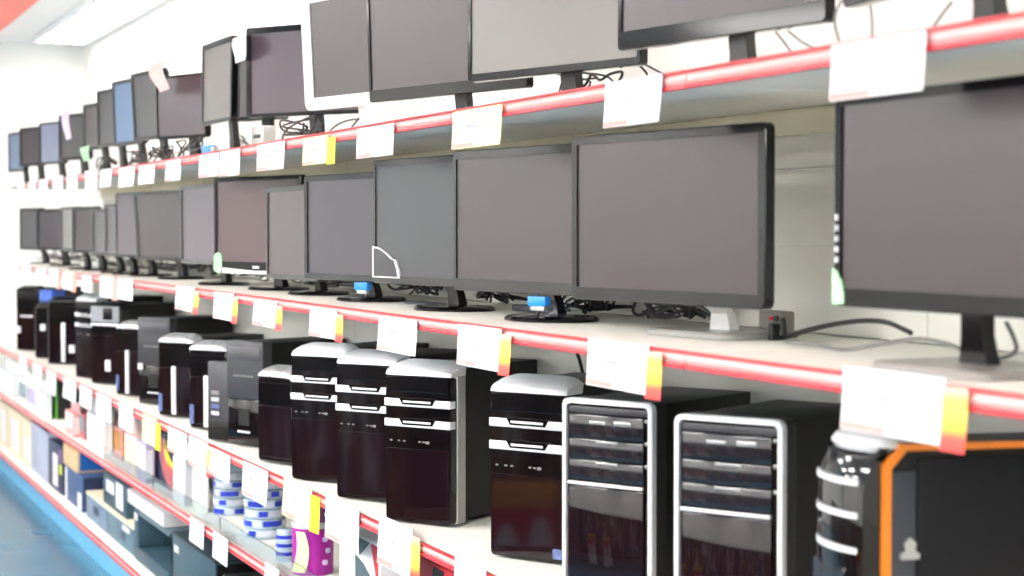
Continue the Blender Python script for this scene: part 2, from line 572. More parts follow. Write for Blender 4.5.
# middle tier
monitor('grey monitor at the far left end of the middle shelf', MS, 19.5, 208, 250, 41, 'slate', edge=thin, asp=1.3)
monitor('purple grey monitor on the middle shelf, second from the far left end', MS, 36.5, 209, 250, 66, 'purple', edge=thin, asp=1.3)
monitor('pale grey monitor on the middle shelf, third from the far left end', MS, 60.5, 207, 251, 78, 'silver', 'steel', edge=thin, asp=1.3)
monitor('dark maroon monitor on the middle shelf, fourth from the far left end', MS, 72, 207, 253, 97, 'maroon', edge=thin, asp=1.3)
monitor('slate monitor on the middle shelf, fifth from the far left end', MS, 92, 209, 255, 110, 'slate', edge=thin, asp=1.3)
monitor('narrow-looking grey monitor left of the lilac one on the middle shelf', MS, 104.5, 204, 256, 122, 'grey', edge=thin, asp=1.15)
monitor('pale lilac tinted monitor on the middle shelf at the far left', MS, 116, 193, 257, 147, 'lilac', edge=(0.006, 0.01, 0.01, 0.012), asp=1.3)
monitor('dark mauve monitor leaning forward on the middle shelf', MS, 137, 192, 260, 186, 'mauve', edge=thin, tilt=3.5)
monitor('silver framed monitor with lilac screen on the middle shelf', MS, 180.5, 186, 263, 222, 'lilac', 'steel', edge=(0.016, 0.012, 0.014, 0.014))
mon_green = monitor('black monitor with pinkish screen and green corner sticker on the middle shelf', MS, 214, 178, 271, 301, 'pink', edge=(0.018, 0.018, 0.014, 0.032), mark=True, Y=1.375)
monitor('brownish monitor tucked between two black ones on the middle shelf', MS, 266, 187, 278, 318, 'brown', edge=(0.016, 0.014, 0.018, 0.014), Y=1.43)
monitor('black framed monitor with purple grey screen left of the half-oval stickered one', MS, 304, 176, 279, 385, 'purple', edge=(0.02, 0.012, 0.016, 0.018), Y=1.40)
mon_stick = monitor('slate blue monitor with a grey cut-out sticker on its lower left', MS, 373, 160.5, 283, 478, 'slate', 'grey', edge=(0.012, 0.010, 0.016, 0.02), Y=1.40)
monitor('dark grey framed monitor with warm grey screen in the middle shelf centre', MS, 453, 151.5, 290, 590, 'warm', 'grey', edge=(0.012, 0.010, 0.018, 0.026), Y=1.40, neck='navy', base='oval')
monitor('big monitor with glossy dark frame and white stand on the middle shelf', MS, 571, 137, 299, 765, 'mauve', 'steel', edge=(0.018, 0.018, 0.016, 0.024), Y=1.40, neck='white', base='rect', rad=0.012, asp=1.8, off=0.135)
mon_near = monitor('nearest monitor, on the middle shelf at the right edge, green sticker on its corner', MS, 833, 97, 306, 1075, 'mauve', edge=(0.017, 0.02, 0.014, 0.026), Y=1.42, yaw=1.0, mark=False, off=0.05, neck='glassbase', base='rect')


def on_panel(mon, name, pts, m, y0=-0.0022, y1=0.004, lab=None):
    """a flat sticker on the panel face; pts in panel x-z with the lower-left corner as origin"""
    root, M, w, h = mon
    o = obj(name, prism(NB(), [(p[0] - w / 2, p[1]) for p in pts], y0, y1), m, root, M=M)
    if lab:
        o['label'] = lab
    return o


w_, h_ = mon_green[2:]
on_panel(mon_green, 'corner_sticker', rrect(0.002, 0.05, -0.004, 0.06, 0.02), M_GREEN, lab='green corner sticker')
on_panel(mon_green, 'lower_trim', [(0.06, -0.005), (w_ - 0.02, -0.005), (w_ - 0.05, 0.010), (w_ * 0.5, 0.004), (0.06, 0.012)], M_WHT, -0.006, 0.004, 'white curved lower trim')
w_, h_ = mon_near[2:]
on_panel(mon_near, 'corner_sticker', [(0.0, 0.002), (0.028, 0.004), (0.028, 0.02), (0.012, 0.05), (0.0, 0.055)], M_GREEN, lab='green corner sticker')
for q in range(5):
    on_panel(mon_near, 'feature_icon', rrect(0.004, 0.013, 0.062 + q * 0.015, 0.071 + q * 0.015, 0.003), M_GREYP, -0.0015, 0.003, 'small pale icon on the frame')
w_, h_ = mon_stick[2:]
s = h_ / 123.0
pts = [(0, 1), (29, 1), (28, 9), (26, 15), (25, 19), (21, 20), (16, 25), (10, 29), (5, 31.5), (0, 32)]
on_panel(mon_stick, 'sticker_border', [(p[0] * s * 1.95, p[1] * s + 0.012) for p in pts], M_PAPER, -0.002, 0.004, 'white outline of the sticker')
cx, cz = 13, 14
on_panel(mon_stick, 'sticker_face', [((cx + (p[0] - cx) * 0.86) * s * 1.95, (cz + (p[1] - cz) * 0.9) * s + 0.012) for p in pts],
         mat('sticker_grey', '#3d3d40', 0.5), -0.003, 0.004, 'plain grey face of the sticker')


# --------------------------------------------------------------- PC towers
ZT = Z_TWR + EPS


def tower_root(label, xL, yT, xR, w, Y=None, yB=None, dep=0.39, yaw=None):
    if yB is not None:
        P = at_z(xL, yB, ZT)
    else:
        v = at_y(xL, 400, Y)
        P = Vector((v.x, v.y, ZT))
    top = at_y(xL, yT, P.y)
    h = top.z - ZT
    th = R(yaw) if yaw is not None else solve_yaw(P, w, xR)
    r = Vector((math.cos(th), math.sin(th), 0))
    inn = Vector((-math.sin(th), math.cos(th), 0))
    d = min(dep, (YB - 0.012 - P.y - max(0, w * math.sin(th))) / math.cos(th))
    loc = P + r * (w / 2) + inn * (d / 2)
    root = thing('computer_tower', label, 'computer tower', loc, th)
    return root, w, h, d


def case_part(root, w, h, d, y0=0.05, m=None, dz=0.012):
    b = NB()
    bx(b, -w / 2 + 0.004, w / 2 - 0.004, -d / 2 + y0, d / 2, 0.010, h - dz, 0.003)
    obj('case', b, m or M_CASE, root)
    for sx in (-1, 1):
        for sy in (-1, 1):
            fb = NB()
            lathe(fb, [(0.012, 0), (0.014, 0.0), (0.014, 0.008), (0.012, 0.0105)], 12, (sx * (w / 2 - 0.03), sy * (d / 2 - 0.04) + (0.03 if sy < 0 else 0), 0))
            obj('foot', fb, M_BLKM, root)


def crown(root, w, h, d, m, hgt=0.023, run=0.06, drop=0.014):
    """the rounded cap along the top of a front bezel"""
    prof = [(0.0, -hgt), (0.003, -hgt * 0.72), (0.012, -hgt * 0.42), (0.028, -hgt * 0.14), (run * 0.75, 0.0), (run, 0.002)]
    loops = []
    for k in range(17):
        u = -1 + 2 * k / 16
        f = drop * abs(u) ** 7
        sq = 1 - 0.012 * abs(u) ** 8
        lp = [(u * w / 2, -d / 2 - 0.002 + 0.004 * abs(u) ** 4, h - hgt - 0.008)]
        lp += [(u * w / 2, -d / 2 - 0.002 + 0.006 * abs(u) ** 4 + y, h + z * sq - f * (0.3 + 0.7 * i / 5) + 0.002) for i, (y, z) in enumerate(prof)]
        lp += [(u * w / 2, -d / 2 + run, h - hgt - 0.008)]
        loops.append(lp)
    return obj('top_cap', loft(NB(), loops), m, root)


def banded(label, xL, yT, xR, w=0.185, side=True, **kw):
    root, w, h, d = tower_root(label, xL, yT, xR, w, **kw)
    case_part(root, w, h, d)
    f = -d / 2
    # slightly bowed glossy front
    loops = []
    for y, s in ((f, 0.975), (f + 0.006, 1.0), (f + 0.052, 1.0)):
        loops.append([(p[0] * s, y, 0.004 + (p[1] - 0.004) * (0.992 if s < 1 else 1)) for p in rrect(-w / 2, w / 2, 0.004, h - 0.034, (0.01, 0.01, 0.004, 0.004), 4)])
    obj('front_bezel', loft(NB(), loops), M_PIANO, root)
    crown(root, w, h, d, M_SIL)
    # gloss black visor under the cap
    vis = NB()
    pts = [(-w / 2 + 0.004, h - 0.07), (w / 2 - 0.004, h - 0.07), (w / 2 - 0.004, h - 0.036)] + \
          [(w / 2 - 0.004 - (w - 0.008) * k / 8, h - 0.036 + 0.004 * math.sin(math.pi * k / 8)) for k in range(1, 9)]
    prism(vis, pts, f - 0.004, f + 0.003, 0.002)
    obj('visor', vis, M_BLK, root)
    for zc in (h - 0.094, h - 0.141):
        b = NB()
        bx(b, -w / 2 - 0.001, w / 2 + 0.001, f - 0.003, f + 0.02, zc - 0.009, zc + 0.009, 0.002)
        band = obj('silver_band', b, M_SIL, root)
        b = NB()
        pt = [(-w * 0.27, zc + 0.0115), (-w * 0.22, zc - 0.0035), (w * 0.24, zc - 0.0035), (w * 0.29, zc + 0.0115)]
        prism(b, pt, f - 0.005, f + 0.001, 0.001)
        obj('button_recess', b, M_BLK, band)
        obj('eject_button', bx(NB(), -w * 0.2, w * 0.22, f - 0.007, f - 0.003, zc + 0.0005, zc + 0.0055, 0.001), M_SIL, band)
    b = NB()
    for q in (-0.42, -0.30, -0.22, 0.02, 0.08):
        bx(b, q * w, q * w + 0.006, f - 0.0015, f + 0.002, h - 0.184, h - 0.181)
    bx(b, w * 0.13, w * 0.18, f - 0.0015, f + 0.002, h - 0.186, h - 0.180)
    obj('port_row', b, M_SILD, root)
    b = NB()
    prism(b, rrect(-w / 2 + 0.005, w / 2 - 0.006, 0.012, h - 0.2, 0.004, 3), f - 0.0012, f + 0.003, 0.0008)
    obj('lower_door', b, M_DOOR, root)
    if side:
        b = NB()
        loft(b, [[(w / 2 - 0.004, f + 0.022, z), (w / 2 + 0.003, f + 0.026, z), (w / 2 + 0.003, f + 0.056, z), (w / 2 - 0.004, f + 0.056, z)] for z in (0.006, h - 0.03)])
        obj('side_trim', b, M_SILD, root)
    return root, w, h, d


def striped(label, xL, yT, xR, w=0.175, stripe=True, cap=True, **kw):
    root, w, h, d = tower_root(label, xL, yT, xR, w, **kw)
    case_part(root, w, h, d)
    f = -d / 2
    prism_b = NB()
    prism(prism_b, rrect(-w / 2, w / 2, 0.004, h - 0.03, (0.01, 0.01, 0.004, 0.004), 4), f, f + 0.052, 0.006)
    obj('front_bezel', prism_b, M_PIANO, root)
    crown(root, w, h, d, mat('cap_chrome', '#c9c8c8', 0.2, metal=0.55, var=0.25, scale=45) if cap else M_BLK, 0.021, 0.05, 0.016)
    b = NB()
    prism(b, rrect(-w / 2 + 0.008, w / 2 - 0.008, h * 0.62, h - 0.045, 0.006, 3), f - 0.002, f + 0.003, 0.0015)
    obj('drive_cover', b, M_BLK, root)
    b = NB()
    prism(b, rrect(-w / 2 + 0.008, w / 2 - 0.008, 0.02, h * 0.6, 0.006, 3), f - 0.002, f + 0.003, 0.0015)
    obj('lower_door', b, M_DOOR, root)
    if stripe:
        obj('silver_stripe', bx(NB(), -0.011, 0.011, f - 0.008, f - 0.0005, 0.012, h * 0.62, 0.003), M_SIL, root)
    return root, w, h, d


def matte(label, xL, yT, xR, w=0.18, **kw):
    root, w, h, d = tower_root(label, xL, yT, xR, w, **kw)
    case_part(root, w, h, d, 0.04, dz=0.004)
    f = -d / 2
    obj('upper_panel', bx(NB(), -w / 2, w / 2, f, f + 0.039, h * 0.45 + 0.001, h, 0.004), M_GREYM, root)
    b = NB()
    bx(b, -w / 2 + 0.01, w / 2 - 0.01, f - 0.003, f + 0.002, h - 0.062, h - 0.02, 0.002)
    obj('drive_cover', b, mat('charcoal_cover', '#4b4a50', 0.35), root)
    b = NB()
    for q in range(6):
        bx(b, -w * 0.3 + q * 0.017, -w * 0.3 + q * 0.017 + 0.011, f - 0.0015, f + 0.002, h * 0.66, h * 0.66 + 0.006)
    obj('maker_mark', b, M_SILD, root)
    obj('lower_panel', bx(NB(), -w / 2 + 0.002, w / 2 - 0.002, f + 0.002, f + 0.039, 0.004, h * 0.45, 0.005), M_PIANO, root)
    b = NB()
    prism(b, rrect(-w * 0.17, w * 0.12, h * 0.2, h * 0.36, 0.004, 3), f - 0.001, f + 0.004, 0.001)
    obj('port_door', b, M_BLKM, root)
    b = NB()
    for q in range(5):
        bx(b, -w * 0.2 + q * 0.013, -w * 0.2 + q * 0.013 + 0.009, f - 0.0005, f + 0.004, h * 0.13, h * 0.13 + 0.007)
    obj('lower_mark', b, M_SIL, root)
    return root, w, h, d


def framed(label, xL, yT, xR, w=0.19, **kw):
    root, w, h, d = tower_root(label, xL, yT, xR, w, dep=0.345, **kw)
    case_part(root, w, h, d, 0.045, dz=0.004)
    f = -d / 2
    t = 0.009
    obj('front_frame', ring(NB(), rrect(-w / 2, w / 2, 0.002, h, 0.014, 5), rrect(-w / 2 + t, w / 2 - t, 0.002 + t, h - t, 0.009, 5), f - 0.004, f + 0.010, 0.002), M_SIL, root)
    obj('bezel_body', prism(NB(), rrect(-w / 2, w / 2, 0.002, h, 0.014, 5), f + 0.0435, f + 0.0105), M_BLKM, root)
    b = NB()
    bx(b, -w / 2 + t - 0.001, w / 2 - t + 0.001, f + 0.004, f + 0.010, 0.002 + t - 0.001, h - t + 0.001)
    obj('front_panel', b, M_PIANO, root)
    zs = [h - 0.014, h - 0.028, h - 0.072, h - 0.110, h - 0.148]
    obj('top_vent', bx(NB(), -w / 2 + t + 0.004, w / 2 - t - 0.004, f, f + 0.0045, zs[1] + 0.002, zs[0], 0.001), M_GREYM, root)
    for q, (a, b_) in enumerate(zip(zs[1:], zs[2:])):
        bay = obj('drive_bay', bx(NB(), -w / 2 + t + 0.004, w / 2 - t - 0.012, f - 0.001, f + 0.0045, b_ + 0.0015, a - 0.0005, 0.0025), mat('smoked_bay_cover', '#1e1c22', 0.12, coat=0.6), root)
        b = NB()
        if q == 0:
            bx(b, -w * 0.2, -w * 0.02, f - 0.0025, f, a - 0.017, a - 0.011, 0.001)
            bx(b, w * 0.08, w * 0.26, f - 0.0025, f, a - 0.017, a - 0.009, 0.001)
        else:
            bx(b, -w * 0.12, w * 0.12, f - 0.0025, f, a - 0.006, a - 0.002, 0.0008)
        obj('bay_mark', b, M_SILD, bay)
    b = NB()
    bx(b, -w / 2 + t + 0.002, w / 2 - t - 0.014, f - 0.003, f + 0.0045, zs[-1] - 0.008, zs[-1] - 0.002, 0.0015)
    obj('silver_bar', b, M_SIL, root)
    obj('lower_door', bx(NB(), -w / 2 + t + 0.004, w / 2 - t - 0.012, f - 0.001, f + 0.0045, 0.018, zs[-1] - 0.010, 0.002), M_DOOR, root)
    b = NB()
    for z in (h - 0.03, h - 0.07, h - 0.11):
        bx(b, w / 2 - t - 0.009, w / 2 - t - 0.004, f - 0.001, f + 0.005, z - 0.006, z, 0.001)
    obj('side_clip', b, M_SILD, root)
    return root, w, h, d


def sticker(t, name, x0, x1, z0, z1, m, lab=None, dy=-0.0045):
    root, w, h, d = t
    o = obj(name, prism(NB(), rrect(x0, x1, z0, z1, 0.002, 3), -d / 2 + dy, -d / 2 + 0.001), m, root)
    if lab:
        o['label'] = lab
    return o


M_BADGE = mat('blue_badge', '#5c6a9a', 0.4, var=0.45, scale=90)
# far end to near end
t = striped('black tower at the far left end of the computer shelf', 16.5, 286, 40, stripe=False, cap=False, Y=1.36)
sticker(t, 'maker_mark', -0.05, 0.04, t[2] * 0.52, t[2] * 0.55, M_SIL)
sticker(t, 'badge', -0.08, -0.05, 0.1, 0.14, M_PAPER)
t = striped('black tower with a small blue and white box on it, second from far left', 35, 303, 64, stripe=False, Y=1.365, cap=False)
tw2 = t
sticker(t, 'badge', -0.05, -0.02, t[2] * 0.5, t[2] * 0.62, M_PAPER)
t = striped('black tower with silver stripe left of the first banded tower, far left', 48, 297, 80, Y=1.365, cap=False)
sticker(t, 'badge', 0.03, 0.06, 0.06, 0.1, M_PAPER)
t = banded('small banded tower with white cap at the far left of the shelf', 76, 294, 96, Y=1.365, side=False)
t = striped('black tower with grey drive front right of the far banded one', 91, 302, 121, Y=1.365, stripe=False, cap=False)
tw_w, tw_h = t[1], t[2]
sticker(t, 'drive_panel', -tw_w * 0.46, tw_w * 0.46, tw_h * 0.76, tw_h * 0.95, mat('pale_drive_grey', '#8d8f94', 0.3), 'pale grey drive panel', -0.004)
sticker(t, 'drive_window', -tw_w * 0.05, tw_w * 0.25, tw_h * 0.79, tw_h * 0.93, M_DOOR, None, -0.006)
sticker(t, 'silver_line', -tw_w * 0.46, tw_w * 0.46, tw_h * 0.715, tw_h * 0.745, M_SIL, 'silver line under the drive panel', -0.005)
sticker(t, 'badge', 0.0, 0.03, 0.06, 0.11, M_PAPER)
t = striped('slim glossy tower with silver cap left of the two matte charcoal cases', 116, 321, 141, Y=1.365)
sticker(t, 'badge', -0.08, -0.062, 0.02, 0.085, M_BADGE)
t = matte('matte charcoal tower standing left of the striped pair', 138, 317, 170, Y=1.375)
t[0].children[0].name
sticker(t, 'power_button', -0.085, -0.06, t[2] * 0.40, t[2] * 0.47, M_SIL)
t = striped('glossy tower with silver stripe, left one of the striped pair', 158, 334, 192, Y=1.35)
sticker(t, 'badge', -0.08, -0.062, 0.02, 0.085, M_BADGE)
t = striped('glossy tower with silver stripe, right one of the striped pair', 189, 341, 226, Y=1.36)
sticker(t, 'badge', -0.08, -0.062, 0.02, 0.085, M_BADGE)
root, w, h, d = t = tower_root('slim grey tower with small stickers beside the striped pair', 208, 361, 229, 0.11, yB=441)
case_part(root, w, h, d, 0.03, M_GREYM, 0.003)
obj('front_bezel', bx(NB(), -w / 2, w / 2, -d / 2, -d / 2 + 0.029, 0.004, h, 0.004), M_GREYM, root)
obj('lower_panel', bx(NB(), -w / 2 + 0.003, w / 2 - 0.003, -d / 2 - 0.002, -d / 2 + 0.002, 0.01, h * 0.28, 0.001), M_CASE, root)
for q, mm in enumerate((M_SILD, M_GREYP, M_BADGE, M_GREYP)):
    z = h * (0.64 - q * 0.085)
    sticker(t, 'sticker', -w * 0.32, w * 0.05, z - h * 0.05, z, mm, dy=-0.002)
matte('matte charcoal tower with a glossy lower half right of the slim grey one', 227, 340, 263, yB=444.5)
t = striped('plain glossy black tower with silver cap left of the three banded ones', 257.5, 366, 294, yB=462, stripe=False, w=0.165)
banded('banded tower with white cap, leftmost of the three in a row', 291.5, 344, 345, yB=479.5)
banded('banded tower with white cap, middle of the three in a row', 336.5, 351, 395, yB=498)
banded('banded tower with white cap and silver side trim, rightmost of the three', 385.5, 361, 450.5, yB=520.7)
tw_r = banded('banded tower standing alone beside the two silver framed ones', 490, 376, 566, yB=556, w=0.19, side=False)
sticker(tw_r, 'badge', tw_r[1] / 2 - 0.03, tw_r[1] / 2 - 0.008, 0.012, 0.032, M_BADGE)
framed('silver framed black tower, left of the two framed ones', 563, 397, 653, Y=1.345, w=0.195)
framed('silver framed black tower, right of the two framed ones', 675, 413, 783, Y=1.36, w=0.195)

# the orange trimmed tower at the near end
root, w, h, d = t = tower_root('big black tower with orange trim at the right edge of the photo', 812, 433, 856, 0.16, Y=1.385, dep=0.40)
f = -d / 2
hs = h - 0.006
obj('case', bx(NB(), -w / 2 + 0.004, w / 2 - 0.003, f + 0.05, d / 2, 0.01, hs, 0.003), M_CASE, root)
for sx in (-1, 1):
    for sy in (-1, 1):
        obj('foot', lathe(NB(), [(0.012, 0), (0.014, 0.0), (0.014, 0.008), (0.012, 0.0105)], 12, (sx * (w / 2 - 0.03), sy * (d / 2 - 0.06) + 0.02, 0)), M_BLKM, root)
obj('side_panel', bx(NB(), w / 2 - 0.0025, w / 2 + 0.003, f + 0.085, d / 2 - 0.004, 0.02, hs - 0.012, 0.002), mat('side_panel_black', '#121115', 0.5, var=0.05, spec=0.25), root)
b = NB()
loops = []
for z, s in ((0.006, 0.0), (0.02, 0.004), (h * 0.6, 0.012), (h - 0.05, 0.01), (h - 0.02, -0.004), (h - 0.004, -0.03)):
    lp = []
    for k in range(13):
        u = -1 + 2 * k / 12
        lp.append((u * (w / 2 - 0.003), f - s + 0.016 * abs(u) ** 2.5 + 0.004, z))
    lp += [(w / 2 - 0.003, f + 0.034, z), (-w / 2 + 0.003, f + 0.034, z)]
    loops.append(lp)
obj('front_bezel', loft(b, loops), M_PIANO, root)
for z in (h - 0.055, h - 0.100, h - 0.148):
    b = NB()
    loops = []
    for k in range(13):
        u = -1 + 2 * k / 12
        y = f - 0.012 + 0.016 * abs(u) ** 2.5
        x = u * (w / 2 - 0.012)
        loops.append([(x, y, z), (x, y, z + 0.008), (x, y + 0.02, z + 0.008), (x, y + 0.02, z)])
    obj('silver_ridge', loft(b, loops), M_SIL, root)
b = NB()
lathe(b, [(0.001, -0.002), (0.052, 0.0), (0.058, 0.008), (0.05, 0.018), (0.02, 0.024), (0.001, 0.025)], 24, (0, f + 0.05, h - 0.012), sx=1.35, sy=0.75)
obj('top_cap', b, M_SIL, root)
b = NB()
xs = w / 2 + 0.002
prof = [(f + 0.035, 0.006), (f + 0.048, 0.006), (f + 0.048, h - 0.032), (f + 0.070, h - 0.008), (d / 2, h - 0.008), (d / 2, h + 0.001), (f + 0.063, h + 0.001), (f + 0.035, h - 0.028)]
loft(b, [[(x, y, z) for y, z in prof] for x in (w / 2 - 0.01, xs)])
obj('orange_trim', b, M_ORNG, root)['label'] = 'bright orange trim strip'
obj('side_fillet', bx(NB(), w / 2 - 0.012, w / 2 + 0.0005, f + 0.0485, f + 0.0845, 0.012, h - 0.036, 0.001), mat('slate_fillet', '#30343c', 0.3), root)
b = NB()
sy, sz = f + 0.075, h - 0.155
pt = [(-0.013, 0), (0.013, 0), (0.014, 0.008), (0.007, 0.012), (0.009, 0.022), (0, 0.03), (-0.009, 0.022), (-0.007, 0.012), (-0.014, 0.008)]
loft(b, [[(x, sy + p[0], sz + p[1]) for p in pt] for x in (w / 2 + 0.0005, w / 2 + 0.0045)])
obj('side_emblem', b, M_SILD, root)
b = NB()
prism(b, rrect(-w / 2 + 0.02, w / 2 - 0.03, 0.09, h - 0.17, 0.004), f - 0.006, f + 0.01, 0.003)
obj('lower_door', b, M_DOOR, root)
prism(NB(), rrect(0, 1, 0, 1, 0.1), 0, 1).free()

# small blue and white box on the second tower
p2 = tw2[0].location
bx_o = obj('small_carton', bx(NB(), -0.05, 0.08, -0.04, 0.04, 0, 0.06, 0.002), mat('blue_white_carton', '#4b6fe0', 0.5, var=0.6, scale=22), None, (p2.x + 0.0, p2.y - 0.09, ZT + tw2[2] + 0.0045), 0.35)
tag(bx_o, 'small blue and white carton lying on the second tower from far left', 'box')


# -------------------------------------------------------------- price tags
def price_tag(label, xL, xR, yT, yB, mat_=None, wing=None, tilt=0.03, Y=None, long=None, pink=True, group=None):
    Y = D - 0.015 if Y is None else Y
    p0, p1 = at_y(xL, (yT + yB) / 2, Y), at_y(xR, (yT + yB) / 2, Y)
    zt, zb = at_y((xL + xR) / 2, yT, Y).z, at_y((xL + xR) / 2, yB, Y).z
    w = abs(p1.x - p0.x)
    h = zt - zb
    root = thing('price_tag', label, 'price tag', (min(p0.x, p1.x) + w / 2, Y, zb), 0, group)
    t = 0.0007
    curl = 0.005 * random.uniform(0.3, 1)
    roll = random.uniform(-0.05, 0.05)

    def sheet(x0, x1, z0, z1, dy, th=t, sk=0.0, nz=5, nx=5):
        fr = []
        for j in range(nz + 1):
            row = []
            for i in range(nx + 1):
                x = x0 + (x1 - x0) * i / nx
                z = z0 + (z1 - z0) * j / nz
                v = 1 - z / h
                y = dy - curl * v * v - tilt * h * v * 0.5 + roll * x * v * 0.3 + sk * (x - x0)
                row.append((x, y, z))
            fr.append(row)
        bm = NB()
        loops = []
        for row in fr:
            loops.append([p for p in row] + [(p[0], p[1] + th, p[2]) for p in reversed(row)])
        loft(bm, loops)
        return bm
    ww = w
    if wing:
        ww = w * (1 - wing[1])
    x0 = -w / 2
    obj('card', sheet(x0, x0 + ww, 0, h, 0), mat_ or M_PAPER, root)
    # fold of the card that hooks into the rail
    obj('rail_hook', bx(NB(), x0 + 0.002, x0 + ww - 0.002, 0.0008, 0.0028, h - 0.012, h - 0.001), mat_ or M_PAPER, root)
    if pink:
        obj('printed_strip', sheet(x0 + 0.003, x0 + ww * 0.45, h * 0.02, h * 0.13, -0.0009), M_PINKP, root)
        bm = sheet(x0 + ww * 0.30, x0 + ww * 0.50, h * 0.50, h * 0.60, -0.0009, nz=2)
        obj('printed_price', bm, mat('faint_price_ink', '#a9a8b4', 0.6, var=0.12, scale=120), root)
    if wing:
        s = obj('side_sticker', sheet(x0 + ww + 0.0005, w / 2, -h * 0.06, h * 0.88, -0.003, sk=0.08), MATS[wing[0]], root)
        s['label'] = {'yellow_sticker': 'yellow side sticker', 'orange_sticker': 'orange and red side sticker', 'red_sticker': 'red side sticker'}[wing[0]]
    return root


OS, YS, RS = ('orange_sticker', 0.17), ('yellow_sticker', 0.2), ('red_sticker', 0.2)


def wing_print():
    """printed sticker: red foot, yellow burst, orange head"""
    m = MATS['orange_sticker']
    nt = m.node_tree
    rp = [n for n in nt.nodes if n.type == 'VALTORGB'][0]
    tc = [n for n in nt.nodes if n.type == 'TEX_COORD'][0]
    sp = nt.nodes.new('ShaderNodeSeparateXYZ')
    nt.links.new(tc.outputs['Generated'], sp.inputs[0])
    nt.links.new(sp.outputs['Z'], rp.inputs['Fac'])
    cr = rp.color_ramp
    cols = [(0.0, '#dc3f3c'), (0.22, '#e2564a'), (0.36, '#f0b03a'), (0.6, '#f6d75c'), (0.8, '#f1a85c'), (1.0, '#f2c4b4')]
    while len(cr.elements) < len(cols):
        cr.elements.new(0.9)
    for e, (p, c) in zip(cr.elements, cols):
        e.position = p
        e.color = srgb(c)


wing_print()
top_tags = [  # from the right end of the photo
    (831, 926, 38, 96, None, None), (605, 662, 78, 125, None, None), (453, 502, 108, 147, M_YPAPER, None), (357, 394, 126, 157, None, None),
    (303, 335, 136, 164, M_YPAPER, YS), (257, 285, 143, 170, None, None), (220, 240, 150, 176, None, None), (199, 219, 154, 177, None, None),
    (166, 181, 160, 181, None, None), (139, 155, 165, 184, None, None), (119, 135, 167, 187, None, None), (100, 112, 169, 187, None, None),
    (85, 98, 170, 190, None, None), (67, 78, 173, 192, None, None), (53, 63, 176, 193, None, None), (39, 48, 179, 195, None, None), (28, 36, 181, 196, None, None), (18, 25, 183, 197, None, None)]
for k, (a, b_, c, e, mm, wg) in enumerate(top_tags):
    col = 'cream' if mm is M_YPAPER else 'white'
    lab = '%s price card on the top shelf rail, %s from the right' % (col, ORD[k])
    if k == 0:
        lab = 'biggest white price card on the top shelf rail above the nearest monitor'
    if wg is YS:
        lab = 'cream price card with a bright yellow edge on the top shelf rail'
    price_tag(lab, a, b_, c, e, mm, wg, group='price cards on the top rail', pink=a > 150)
mid_tags = [(843, 968, 373, 439, OS), (588, 662, 342, 391, OS), (458, 511, 327, 369, OS), (379, 417, 318, 353, None), (310, 343, 309, 338, OS), (254, 282, 301, 327, OS),
            (214, 238, 293, 320, OS), (176, 199, 287, 311, OS), (118, 133, 279, 300, None), (100, 117, 277, 298, RS), (82, 92, 275, 292, None), (63, 76, 272, 290, RS),
            (49, 61, 270, 287, RS), (36, 46, 268, 284, None), (22, 31, 266, 280, None)]
for k, (a, b_, c, e, wg) in enumerate(mid_tags):
    ex = {None: '', OS: ' with orange sticker', RS: ' with red edge'}[wg]
    lab = 'white price card%s on the middle rail, %s from the right' % (ex, ORD[k])
    if k == 0:
        lab = 'biggest price card with orange sticker on the middle rail above the orange trimmed tower'
    price_tag(lab, a, b_, c, e, None, wg, group='price cards on the middle rail', pink=a > 150)
twr_tags = [(455, 486, 563, 612, None, None), (379, 420, 523, 573, None, OS), (326, 359, 503, 545, None, None), (284, 319, 485, 523, M_YPAPER, YS), (243, 268, 466, 500, None, None),
            (208, 230, 451, 478, None, None), (189, 212, 440, 470, None, OS), (168, 187, 430, 455, None, None), (143, 160, 417, 445, M_YPAPER, YS), (119, 133, 405, 430, None, None),
            (97, 111, 395, 420, None, None), (80, 92, 387, 408, None, None), (64, 76, 379, 400, None, None), (47, 56, 371, 394, None, None), (33, 42, 364, 385, None, None), (19, 27, 357, 374, None, None)]
for k, (a, b_, c, e, mm, wg) in enumerate(twr_tags):
    col = 'cream' if mm is M_YPAPER else 'white'
    lab = '%s price card under the computer towers, %s from the right along its rail' % (col, ORD[k])
    price_tag(lab, a, b_, c, e, mm, wg, group='price cards under the towers', pink=a > 150)
for k, (a, b_, c, e) in enumerate([(265, 279, 566, 592), (213, 228, 535, 562), (190, 204, 521, 545)]):
    price_tag('small white card on the rail of the lower accessory shelf, %s from the right' % ORD[k], a, b_, c, e, None, None, pink=False, group='small cards on the accessory rail')

# slips hanging over monitors on the top tier
def slip(label, px0, px1, y0, y1, Y, m, bend=0.01):
    a, b_ = at_y(px0, y0, Y), at_y(px1, y1, Y)
    w, h = max(0.02, b_.x - a.x), a.z - b_.z
    bm = NB()
    loops = []
    for k in range(9):
        v = k / 8
        y = -bend * math.sin(v * math.pi * 1.3)
        x = 0.12 * w * math.sin(v * 3)
        loops.append([(x - w / 2 * (1 - 0.5 * v), y, -h * v), (x + w / 2 * (1 - 0.3 * v), y - 0.003, -h * v), (x + w / 2 * (1 - 0.3 * v), y - 0.002, -h * v), (x - w / 2 * (1 - 0.5 * v), y + 0.001, -h * v)])
    loft(bm, loops)
    o = obj('paper_slip', bm, m, None, ((a.x + b_.x) / 2, Y, a.z))
    return tag(o, label, 'paper slip')


